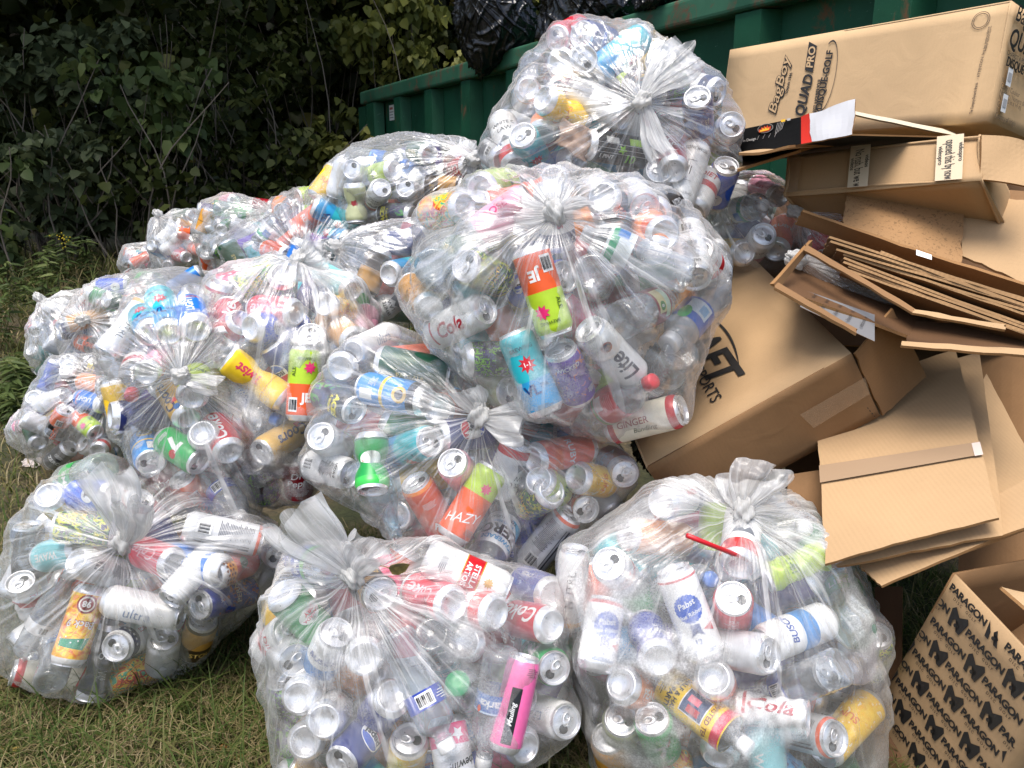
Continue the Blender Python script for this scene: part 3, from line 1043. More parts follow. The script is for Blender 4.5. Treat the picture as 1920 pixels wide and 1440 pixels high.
# printing on the short end
mb = MB()
nn1b = unit(np.cross(e3, e[1]))
if nn1b @ (CAM - o) < 0: nn1b = -nn1b
ue = unit(e3)
def at1b(u, v): return o + ue * u + rd * (H1 * v) + nn1b * .0065
def end_text(s, u, v, size, bold=0.0, shear=0.0, m=0):
    V, _ = text_mesh(s, 0 if 'Q' in s else bold, shear)
    bold = max(bold, .021) if 'Q' in s else bold
    flat_text(mb, s, at1b(u + (V[:, 0].max() - V[:, 0].min()) * size / 2, v), ue, np.cross(nn1b, ue), size, m, .0008, bold, shear)
end_text('BagBoy', .02, .90, .05, .01, .2)
end_text('QUAD PRO', .012, .70, .055, .015, .25)
end_text('CHARIOT A POUSSER', .012, .585, .014)
end_text('DISQUE-GOLF', .016, .51, .028, .01, .1)
mb.build('lettering', box1_mats, box1)
mb = MB()
for j, s_ in enumerate(('N.', 'Color / Couleur', 'Number / Numero de', 'N. P. (20 in x 14 in)', 'G. W.', 'N. W.', 'Country of origin')):
    end_text(s_, .012, .36 - .05 * j, .016, 0, 0, 1)
mb.build('lettering', box1_mats, box1)
for (u, v) in ((.032, .33), (.032, .11)):
    mb = MB()
    q = at1b(u, v) + nn1b * .0012
    mb.add([q, q + ue * .026, q + ue * .026 + rd * .038, q + rd * .038], [(0, 1, 2, 3)], 3)
    q = q + nn1b * .0008 + ue * .004
    mb.add([q + rd * .01, q + ue * .018 + rd * .01, q + ue * .018 + rd * .028, q + rd * .028], [(0, 1, 2, 3)], 4)
    mb.build('sticker', box1_mats, box1)

# black printed carton, flattened into a wedge, white torn end
bk = empty('printed_carton', tuple(P(1480, 250, 1.45)))
tag(bk, 'glossy black carton with flame emblem, red band and white torn end', 'carton', BG)
GLB = plain('black_gloss_card', (0.006, 0.006, 0.006), .6, 0, .06)
p_ = lambda x, y, d: P(x, y, d)
A0, A1, A2, A3 = p_(1345, 252, 1.92), p_(1502, 219, 1.60), p_(1502, 270, 1.52), p_(1345, 300, 1.86)
board('front_panel', (A3, A2, A1, A0), .003, GLB, bk, n=6)
board('red_band', (p_(1502, 270, 1.518), p_(1523, 266, 1.49), p_(1517, 212, 1.565), p_(1502, 219, 1.598)), .003, plain('red_card', (.52, .03, .02), .35), bk, n=6)
board('white_end', (p_(1523, 266, 1.49), p_(1597, 252, 1.42), p_(1604, 187, 1.50), p_(1517, 212, 1.565)), .003, plain('white_card', (.42, .42, .43), .4), bk, n=8, wav=.004, rag=.001)
board('back_panel', (p_(1350, 302, 1.90), p_(1597, 254, 1.44), p_(1768, 258, 1.70), p_(1500, 296, 1.86)), .003, GLB, bk, n=6)
board('top_panel', (p_(1590, 212, 1.52), p_(1800, 256, 1.76), p_(1780, 244, 1.82), p_(1590, 206, 1.56)), .003, plain('cream_torn_card', (.62, .55, .40), .6), bk, n=9, rag=.004)
mb = MB()
fx, fy = unit(A1 - A0), unit(A0 - A3)
fn = unit(np.cross(fx, fy)); fn = fn if fn @ (CAM - A0) > 0 else -fn
fc = on_plane(1437, 243, (A0 + A1 + A2 + A3) / 4, fn) + fn * .002
def card(pts, m, l):
    mb.add([fc + fx * a + fy * b + fn * l for a, b in pts], [tuple(range(len(pts)))], m)
card(ring_poly(0, .002, .030, .0165, 22), 3, .0012)
card(ring_poly(0, .002, .0275, .0145, 22), 0, .0016)
card([(-.024, -.010), (-.024, .002), (-.015, .000), (-.013, .009), (-.006, .002), (-.002, .011), (.004, .003), (.010, .012), (.013, .003), (.022, .006), (.020, -.006), (.012, -.010)], 1, .0020)
card([(-.020, -.009), (-.018, -.002), (-.011, -.004), (-.008, .004), (-.002, -.003), (.003, .005), (.008, -.003), (.016, .001), (.014, -.007)], 2, .0024)
card([(.060, .012), (.075, .012), (.075, .020), (.060, .020)], 2, .0016)
card([(.082, .012), (.094, .012), (.094, .020), (.082, .020)], 4, .0016)
for k in range(5):                                                       # line drawing of the basket
    a0 = .035 + .006 * k
    card([(a0, -.026 + .003 * k), (a0 + .0012, -.026 + .003 * k), (a0 + .013, .012), (a0 + .0118, .012)], 4, .0016)
for k in range(4):
    card([(-.034 + .022 * k, -.034), (-.033 + .022 * k, -.034), (-.024 + .022 * k, -.020), (-.025 + .022 * k, -.020)], 4, .0016)
flat_text(mb, 'in Design', fc + fx * -.064 + fy * -.030, fx, fy, .014, 4, .0016, .01)
mb.build('lettering', [plain('emblem_black', (.01, .01, .01), .3), plain('flame_red', (.55, .06, .02), .4), plain('flame_yellow', (.75, .42, .03), .4), plain('emblem_grey', (.22, .2, .18), .4), plain('line_grey', (.4, .38, .36), .5)], bk)
# folded cardboard under it
board('cardboard_sheet', (P(1382, 318, 1.70), P(1500, 280, 1.62), P(1560, 270, 1.80), P(1390, 298, 1.92)), .006, K_MID, n=8, wav=.004, seed=3)
tag(bpy.context.scene.objects['cardboard_sheet'], 'thin folded cardboard sheet poking out under the black carton', 'cardboard', BG)
board('cardboard_sheet', (P(1385, 288, 1.57), P(1480, 275, 1.52), P(1580, 266, 1.70), P(1400, 280, 1.80)), .005, K_MID, n=8, wav=.003, seed=4)

# long flat taped box
o = P(1845, 250, 1.50); x = 0
e = [P(1475, 292, 1.80) - o, P(1842, 338, 1.47) - o]
e.append(unit(np.cross(e[0], e[1])) * .3)
print('flat box', x, [np.linalg.norm(q) for q in e])
e3 = unit(e[2]) * .30
if e3 @ FWD < 0: e3 = -e3
bx2, f2 = carton('cardboard_box', o, [e[0], e[1], e3], K_MID, 'long flat brown box sealed with printed cream tape', BG, .004, seed=5)
mb = MB()
al = unit(-e[0]); rd = unit(-e[1]); W = np.linalg.norm(e[0]); Hh = np.linalg.norm(e[1])
nn = unit(np.cross(al, rd)); nn = nn if nn @ (CAM - o) > 0 else -nn
def at2(u, v): return o + e[0] + e[1] + al * (W * u) + rd * (Hh * v) + nn * .0088
for (u0, u1, tt, mm) in ((.375, .48, ('No rush, but we w', 'videos'), 1), (.80, .92, ('opened this by now', 'videopro'), 1), (.03, .10, (), 0)):
    mb = MB()
    mb.add([at2(u0, .01), at2(u1, .01), at2(u1, .99), at2(u0, .99)], [(0, 1, 2, 3)], mm)
    uc = (u0 + u1) / 2
    if tt:
        flat_text(mb, tt[0], at2(uc - .004, .45), -rd, np.cross(nn, -rd), .026, 2, .0008, .004, 0, 1.0, Hh * .86)
        flat_text(mb, tt[1], at2(u0 + .018, .55), -rd, np.cross(nn, -rd), .012, 2, .0008, .01, .2)
        flat_text(mb, tt[1], at2(u1 - .012, .6), -rd, np.cross(nn, -rd), .012, 2, .0008, .01, .2)
    mb.build('tape', [TAPE, plain('cream_tape', (.62, .50, .34), .35), INKK], bx2)

# its bulging end section
board('cardboard_sheet', (P(1836, 336, 1.478), P(1935, 352, 1.47), P(1935, 268, 1.52), P(1842, 252, 1.488)), .006, K_MID, n=9, sag=.006, wav=.003, seed=9)
so_ = [S.objects['cardboard_sheet.001'], S.objects['cardboard_sheet.002']]
so_[-1].name = 'box_end'; so_[-1].parent = bx2; so_[-1].matrix_parent_inverse = Matrix.Translation(-bx2.location)
tag(so_[-2], 'thinner cardboard fold directly below the black carton edge', 'cardboard', BG)

# speckled torn panel
q = board('cardboard_sheet', (P(1580, 425, 1.60), P(1800, 500, 1.52), P(1812, 352, 1.66), P(1592, 345, 1.72)), .005, K_SPECK, n=12, wav=.003, rag=.002, seed=5)
tag(q, 'water speckled brown cardboard panel with a torn corner', 'cardboard', BG)
q = board('cardboard_sheet', (P(1803, 480, 1.55), P(1945, 540, 1.48), P(1945, 385, 1.60), P(1800, 352, 1.68)), .005, K_MID, n=12, wav=.004, rag=.0015, seed=6)
tag(q, 'creased brown cardboard panel at the right picture edge under the taped box', 'cardboard', BG)
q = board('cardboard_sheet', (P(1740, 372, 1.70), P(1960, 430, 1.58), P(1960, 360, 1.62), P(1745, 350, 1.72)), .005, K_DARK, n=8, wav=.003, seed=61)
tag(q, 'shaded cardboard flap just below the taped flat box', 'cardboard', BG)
q = board('cardboard_sheet', (P(1478, 375, 1.90), P(1592, 372, 1.86), P(1592, 353, 1.84), P(1470, 356, 1.90)), .02, plain('strip_black', (.012, .012, .013), .5), n=5)  # thin black strip below the flat box
q.name = 'black_strip'
tag(q, 'thin black strip under the taped box', 'strip')

# long flap strip, shade from the box above put into its board colour
q = board('cardboard_sheet', (P(1492, 420, 1.66), P(1935, 570, 1.49), P(1935, 540, 1.44), P(1503, 398, 1.62)), .006, K_DARK, n=14, wav=.002, rag=.001, seed=8)
tag(q, 'long narrow cardboard strip, coloured dark for shade, above the corrugated dividers', 'cardboard', BG)
q = board('white_label', (P(1718, 478, 1.507), P(1747, 487, 1.494), P(1747, 478, 1.500), P(1718, 468, 1.514)), .001, plain('label_white', (.8, .8, .8), .5), q, n=3)

# folded stack of corrugated dividers: each one a sheet seen on edge
NS = 18
for i in range(NS):
    t = i / (NS - 1)
    a = P(1553 + 34 * min(1, t * 2.2) + 8 * math.sin(i * 2.1), 447 + 60 * t + 4 * math.sin(i * 1.7), 1.52 - .02 * t)
    b = P(1945, 592 - 5 * math.cos(i) + 34 * (t - .5) + (24 if i > 10 else 0), 1.33 - .015 * t)
    if i in (3, 4): a = P(1650, 474, 1.47)
    bk_ = np.array((0.05, 0.16, -0.055))
    mid = (a + b) / 2
    q = board('corrugated_divider', (a, b, b + bk_, a + bk_), .0042, K_DARK, n=12, rag=.0012, wav=.0012, seed=20 + i)
    q.data.materials[1] = K_CORR
    tag(q, 'thin corrugated cardboard divider seen edge on in the folded stack', 'divider', 'folded stack of corrugated dividers')

# long open box under the dividers
ob_ = empty('open_box', tuple(P(1700, 600, 1.45)))
tag(ob_, 'long open brown box holding the corrugated dividers, shade painted on its inside', 'cardboard box', BG)
B_ = [P(1450, 535, 1.43), P(1520, 447, 1.55), P(1700, 580, 1.36), P(1880, 612, 1.28)]
board('front_flap', (P(1452, 538, 1.43), P(1606, 625, 1.345), P(1606, 616, 1.36), P(1456, 528, 1.445)), .006, K_DARK, ob_, n=8, rag=.001, seed=1)
board('side_panel', (P(1450, 533, 1.43), P(1523, 450, 1.55), P(1523, 462, 1.56), P(1462, 540, 1.45)), .008, K_DARK, ob_, n=6, rag=.001, seed=2)
board('back_flap', (P(1508, 468, 1.52), P(1712, 586, 1.36), P(1716, 578, 1.37), P(1512, 458, 1.53)), .005, K_DARK, ob_, n=9, rag=.001, seed=3)
board('back_flap', (P(1712, 586, 1.36), P(1885, 618, 1.285), P(1885, 609, 1.29), P(1714, 580, 1.365)), .005, K_MID, ob_, n=8, rag=.001, seed=4)
board('inside_panel', (P(1462, 540, 1.47), P(1760, 650, 1.42), P(1760, 590, 1.60), P(1500, 480, 1.66)), .006, K_WET_SHADE, ob_, n=8, wav=.004, seed=5)  # dark board colour stands in for the shade inside
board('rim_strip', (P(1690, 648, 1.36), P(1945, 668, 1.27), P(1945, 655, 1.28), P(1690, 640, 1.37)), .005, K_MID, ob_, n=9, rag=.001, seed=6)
board('inside_panel', (P(1700, 640, 1.40), P(1945, 660, 1.31), P(1945, 618, 1.42), P(1700, 600, 1.52)), .006, K_WET_SHADE, ob_, n=6, seed=7)  # inner shade put into the board colour here too
q = board('instruction_leaflet', (P(1500, 575, 1.448), P(1640, 640, 1.40), P(1640, 590, 1.46), P(1512, 545, 1.50)), .0008, plain('grey_paper', (.16, .16, .165), .7), n=5)
tag(q, 'grey printed instruction leaflet inside the open box', 'leaflet', BG)
c_ = [np.array(q.data.vertices[i].co) for i in (0, 4, 24, 20)]
mb = MB()
fx = unit(c_[1] - c_[0]); fy = unit(np.cross(np.cross(fx, c_[3] - c_[0]), fx))
fnn = np.cross(fx, fy)
for j in range(5):
    ln = ('Place the small parts', 'Attach the clip here', 'fold along the dotted line', 'Please keep this leaflet', 'assembly on the floor')[j]
    flat_text(mb, ln, c_[0] * .5 + c_[2] * .5 + fx * (-.05 + .025 * j), fy if fnn @ (CAM - c_[0]) > 0 else -fy, -fx if fnn @ (CAM - c_[0]) > 0 else fx, .011, 0, .002, 0, 0, 1, .045)
mb.build('lettering', [INKK], q)

# big box lying on its side, flap open
o, e, x = ortho((1598, 662), 1.46, [(1400, 470), (1222, 872), (1652, 780)], guess=[1.93, 1.545, 1.54])
print('disc box', x, [np.linalg.norm(q) for q in e])
bx3, f3 = carton('cardboard_box', o, [e[0] * 1.02, e[1] * 1.03, e[2]], {'ab': K_MID, 'bc': K_DARK, '*': K_MID}, 'big brown box lying on its side with a black disc sports logo', BG, .0006, skip_sides=('ac',), seed=12)  # front side gets a darker board colour in place of shade
mb = MB()
ex3 = unit(e[1]); ey3 = unit(e[0])
nn = unit(np.cross(ex3, ey3)); nn = nn if nn @ (CAM - o) > 0 else -nn
px_on = lambda px, py, o=o, nn=nn: on_plane(px, py, o, nn)
# logo runs from the hidden left down to the right
tx = unit(px_on(1375, 712) - px_on(1320, 628)); ty = unit(np.cross(nn, tx))
s_ = np.linalg.norm(px_on(1375, 712) - px_on(1308, 612)) / 4.0
V, _ = text_mesh('DISCRAFT', .03, .22, .95)
wtot = s_ * 8.3
cen = px_on(1364, 706) - tx * (wtot / 2 - .024)
flat_text(mb, 'DISCRAFT', cen + nn * .0006 - ty * .004, tx, ty, s_ * 1.62, 0, .0015, .03, .22, .95, wtot)
cen2 = px_on(1331, 728) - tx * (s_ * 3.3)
flat_text(mb, 'THE LEADER IN DISC SPORTS', cen2 + nn * .0006, tx, ty, s_ * .58, 0, .0015, .008, 0, 1.0, s_ * 8.2)
arc0, arc1, arc2 = px_on(1343, 606), px_on(1377, 635), px_on(1387, 693)
top, bot = [], []
for i in range(15):
    t = i / 14
    c = arc0 * (1 - t) ** 2 + 2 * arc1 * t * (1 - t) + arc2 * t * t
    w = .007 * math.sin(math.pi * min(1, .35 + t * .65)) + .0005
    top.append(c + nn * .0022 + (tx * .55 + ty * .8) * w); bot.append(c + nn * .0022)
mb.add(top + bot, [(i, i + 1, 16 + i, 15 + i) for i in range(14)], 0)
mb.build('lettering', [INKK], bx3)
# open flap, tape, dark corner
hinge_o = o + unit(e[0]) * -.002
board('flap', (P(1603, 664, 1.465), P(1656, 778, 1.545), P(1737, 706, 1.555), P(1675, 579, 1.475)), .005, K_DARK, bx3, n=12, wav=.0015, rag=.0008, seed=14)
mb = MB()
n3 = unit(np.cross(e[1], e[2])); n3 = n3 if n3 @ (CAM - o) > 0 else -n3
def px_f(px, py): return px_on(px, py, o, n3) + n3 * .007
mb.add([px_f(1497, 774), px_f(1619, 704), px_f(1628, 735), px_f(1523, 799)], [(0, 1, 2, 3)], 0)
mb.build('tape', [TAPE], bx3)
mb = MB()
for k in range(4):
    q = px_f(1624 + 4 * k, 760 + 5 * k)
    mb.box(q, unit(e[2]) * .004, unit(e[1]) * .0016, n3 * .0006)
mb.build('staple_mark', [INKK], bx3)

# flattened sheets leaning at the right
q = board('flattened_box', (P(1652, 1098, 1.30), P(1960, 972, 1.28), P(1960, 880, 1.36), P(1610, 1060, 1.36)), .005, K_FLUTE, n=12, wav=.002, rag=.001, seed=31)
tag(q, 'lowest of the three flattened fluted sheets, its corner pointing down', 'cardboard', BG)
q = board('flattened_box', (P(1655, 1094, 1.312), P(1935, 985, 1.29), P(1935, 862, 1.52), P(1850, 700, 1.72)), .005, K_FLUTE, n=12, wav=.002, rag=.001, seed=34)
tag(q, 'flattened sheet at the back of the leaning stack, sloping edge on its right', 'cardboard', BG)
q = board('flattened_box', (P(1560, 1062, 1.315), P(1883, 1004, 1.275), P(1838, 660, 1.68), P(1530, 745, 1.72)), .005, K_FLUTE, n=14, wav=.002, rag=.001, seed=32)
tag(q, 'middle of the three flattened fluted sheets, just showing along two edges', 'cardboard', BG)
q = board('flattened_box', (P(1548, 1056, 1.295), P(1872, 969, 1.255), P(1792, 655, 1.66), P(1528, 740, 1.69)), .005, K_FLUTE, n=16, wav=.0025, rag=.0008, seed=33)
tag(q, 'front flattened fluted sheet with a strip of clear tape across it', 'cardboard', BG)
c_ = [np.array(q.data.vertices[i].co) for i in (0, 15, 255, 240)]
nq = unit(np.cross(c_[1] - c_[0], c_[3] - c_[0])); nq = nq if nq @ (CAM - c_[0]) > 0 else -nq
bl = lambda u, v: (1 - u) * (1 - v) * c_[0] + u * (1 - v) * c_[1] + u * v * c_[2] + (1 - u) * v * c_[3] + nq * .006
mb = MB()
mb.add([bl(.0, .40), bl(.99, .30), bl(.99, .37), bl(.0, .50)], [(0, 1, 2, 3)], 0)
mb.add([bl(.95, .30) + nq * .001, bl(1.0, .295) + nq * .001, bl(1.0, .365) + nq * .001, bl(.95, .37) + nq * .001], [(0, 1, 2, 3)], 1)
mb.build('tape', [plain('matt_tape', (.33, .225, .14), .35), plain('label_pale', (.62, .52, .46), .4)], q)

# brown box behind, right edge
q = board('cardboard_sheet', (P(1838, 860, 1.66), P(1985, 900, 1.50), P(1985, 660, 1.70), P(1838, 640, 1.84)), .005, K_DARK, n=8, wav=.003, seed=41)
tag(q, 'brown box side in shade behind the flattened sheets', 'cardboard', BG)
# patterned box with repeated print, open top
o = P(1786, 1073, 1.30); x = 0
e = [P(1922, 1216, 1.18) - o, P(1704, 1309, 1.42) - o]
e[1] = e[1] - unit(e[0]) * (e[1] @ unit(e[0])) * .9
e.append(unit(np.cross(e[0], e[1])) * .3)
print('pattern box', x, [np.linalg.norm(q) for q in e])
L1 = np.linalg.norm(e[0])
e = [e[0] * 1.5, e[1] * 1.6, unit(e[2]) * .30]
if e[2] @ FWD < 0: e[2] = -e[2]
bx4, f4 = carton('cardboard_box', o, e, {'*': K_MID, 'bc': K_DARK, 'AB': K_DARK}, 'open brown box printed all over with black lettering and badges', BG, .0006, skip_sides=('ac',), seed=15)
mb = MB()
ex4, ey4 = unit(e[0]), unit(-e[1])
nn = unit(np.cross(ex4, ey4)); flip = nn @ (CAM - o) < 0
if flip: nn = -nn
u1 = px_on(1841, 1126, o, nn) - px_on(1770, 1078, o, nn)
ex4 = unit(ex4)
wq = np.linalg.norm(px_on(1842, 1172, o, nn) - px_on(1776, 1102, o, nn))
Lr, Lc = np.linalg.norm(e[0]), np.linalg.norm(e[1])
colw, rowh = wq * 1.52, wq * 0.86
def inside(q):
    a = (q - o) @ unit(e[0]); b = (q - o) @ unit(e[1])
    return .005 < a < Lr - .005 and .005 < b < Lc - .005
def clip_add(vs, fs, m):
    keep = [f for f in fs if all(inside(vs[i]) for i in f)]
    mb.add(vs, keep, m)
M_BADGE = [(-.5, .30), (-.36, .5), (0, .20), (.36, .5), (.5, .30), (.36, -.5), (.15, -.5), (.22, -.14), (.11, -.02), (-.11, -.02), (-.22, -.14), (-.15, -.5), (-.36, -.5)]
V1, F1 = text_mesh('PARAGON', .045, 0, .93)
V2, F2 = text_mesh('DISC  GOLF', .01, 0, 1.5)
for r_ in range(-1, 9):
    for c_ in range(-2, 6):
        cen = o + unit(e[0]) * (wq * .62 + colw * c_ * 1.0 + (r_ % 2) * colw * .5) + unit(e[1]) * (.022 + rowh * r_ * .62) + nn * .0014
        w1 = V1[:, 0].max() - V1[:, 0].min()
        vs = [cen + ex4 * (a / w1 * wq) + ey4 * (b * wq * .25) for a, b in V1]
        clip_add(vs, F1, 0)
        w2 = V2[:, 0].max() - V2[:, 0].min()
        vs = [cen - ey4 * wq * .18 + ex4 * (a / w2 * wq * .62) + ey4 * (b * wq * .10) for a, b in V2]
        clip_add(vs, F2, 0)
        bc = cen + ex4 * (colw * .5)
        vs = [bc + ex4 * (a * wq * .46) + ey4 * (b * wq * .50) for a, b in M_BADGE]
        bmx = bmesh.new()
        bv_ = [bmx.verts.new(v) for v in vs]
        bf_ = bmx.faces.new(bv_)
        tri = bmesh.ops.triangulate(bmx, faces=[bf_])['faces']
        bmx.verts.index_update()
        clip_add(vs, [tuple(v.index for v in f.verts) for f in bmx.faces], 0)
        bmx.free()
        dot = ring_poly(0, -.26, .085, .10, 8)
        vs = [bc + nn * .0004 + ex4 * (a * wq * .46) + ey4 * (b * wq * .50) for a, b in dot]
        clip_add(vs, [tuple(range(8))], 0)
mb.build('lettering', [INKK], bx4)
f_ = board('flap', (P(1878, 1100, 1.24), P(1960, 1170, 1.16), P(1990, 1125, 1.22), P(1884, 1103, 1.30)), .005, K_TAN, bx4, n=6, rag=.001, seed=16)
q = board('cardboard_sheet', (P(1790, 1240, 1.52), P(1990, 1260, 1.40), P(1990, 985, 1.52), P(1800, 1000, 1.60)), .005, K_DARK, n=8, wav=.003, seed=17)
tag(q, 'bare inner cardboard wall behind the printed open box', 'cardboard', BG)
q = board('wet_cardboard', (P(1640, 1560, 1.42), P(1690, 1560, 1.40), P(1692, 1100, 1.58), P(1640, 1100, 1.60)), .005, K_WET_SHADE, n=8, wav=.002, seed=18)
tag(q, 'dark wet cardboard standing beside the bag at lower right', 'cardboard', BG)
q = board('wet_cardboard', (P(1000, 1540, 1.46), P(1150, 1540, 1.46), P(1150, 1400, 1.62), P(1010, 1420, 1.64)), .005, K_WET_SHADE, n=8, wav=.003, seed=19)
tag(q, 'reddish wet cardboard lying on the ground between the two lower bags', 'cardboard', BG)
q = board('cardboard_sheet', (P(1470, 1010, 1.52), P(1545, 1010, 1.50), P(1545, 880, 1.56), P(1478, 890, 1.58)), .006, K_DARK, n=6, seed=42)
tag(q, 'small brown box corner under the big logo box', 'cardboard', BG)
q = board('cardboard_sheet', (P(1460, 1010, 1.62), P(2000, 1000, 1.60), P(2000, 640, 1.95), P(1500, 600, 2.0)), .006, K_WET_SHADE, n=6, seed=43)  # added dark sheet, painting shade into the gap
tag(q, 'dark sheet added to stand for shade behind the flattened sheets', 'cardboard', BG)
q = board('cardboard_sheet', (P(1360, 640, 1.85), P(2000, 660, 1.75), P(2000, 340, 2.0), P(1480, 330, 2.05)), .006, K_WET_SHADE, n=6, seed=44)  # another added sheet, its dark colour standing for deep shade
tag(q, 'dark sheet added to stand for shade behind the corrugated dividers', 'cardboard', BG)
# ------------------------------------------------------------------ cans and bottles
KIND = {'tall': (.033, .157), 'std': (.033, .122), 'slim': (.0288, .156),
        'water': (.0320, .205), 'soda': (.0355, .225), 'sport': (.0370, .200), 'tea': (.0330, .190), 'jar': (.0360, .150)}
ALU = aluminium()
W_, K_ = (238, 238, 236), (20, 20, 22)
RED, NAVY, BLUE, TEAL, ORG, LIME, YEL = (200, 22, 38), (24, 34, 96), (28, 88, 200), (38, 178, 190), (232, 92, 34), (176, 208, 44), (248, 200, 30)
GRN, GOLD, PUR, PINK, SIL = (30, 150, 70), (196, 152, 60), (92, 50, 150), (240, 110, 170), (198, 199, 202)
ST = lambda f, r=.017, s=0.0: ('p', star_poly(s, 0, r, r * .55, 9), f, RED)
BAR = lambda f, s, w=.022, h=.03: [('r', s, f, w, h, W_)] + [('r', s - w * .4 + w * .8 * k / 8, f, w * (.035 + .03 * (k * 7 % 3)), h * .72, K_) for k in range(9)]
FINE = lambda f, s, n=9, w=.03, c=(90, 90, 92): [('r', s + .004 * ((k * 5) % 3 - 1) * .5, f - .02 * k, w * (.7 + .3 * ((k * 7) % 4) / 3), .0011, c) for k in range(n)]
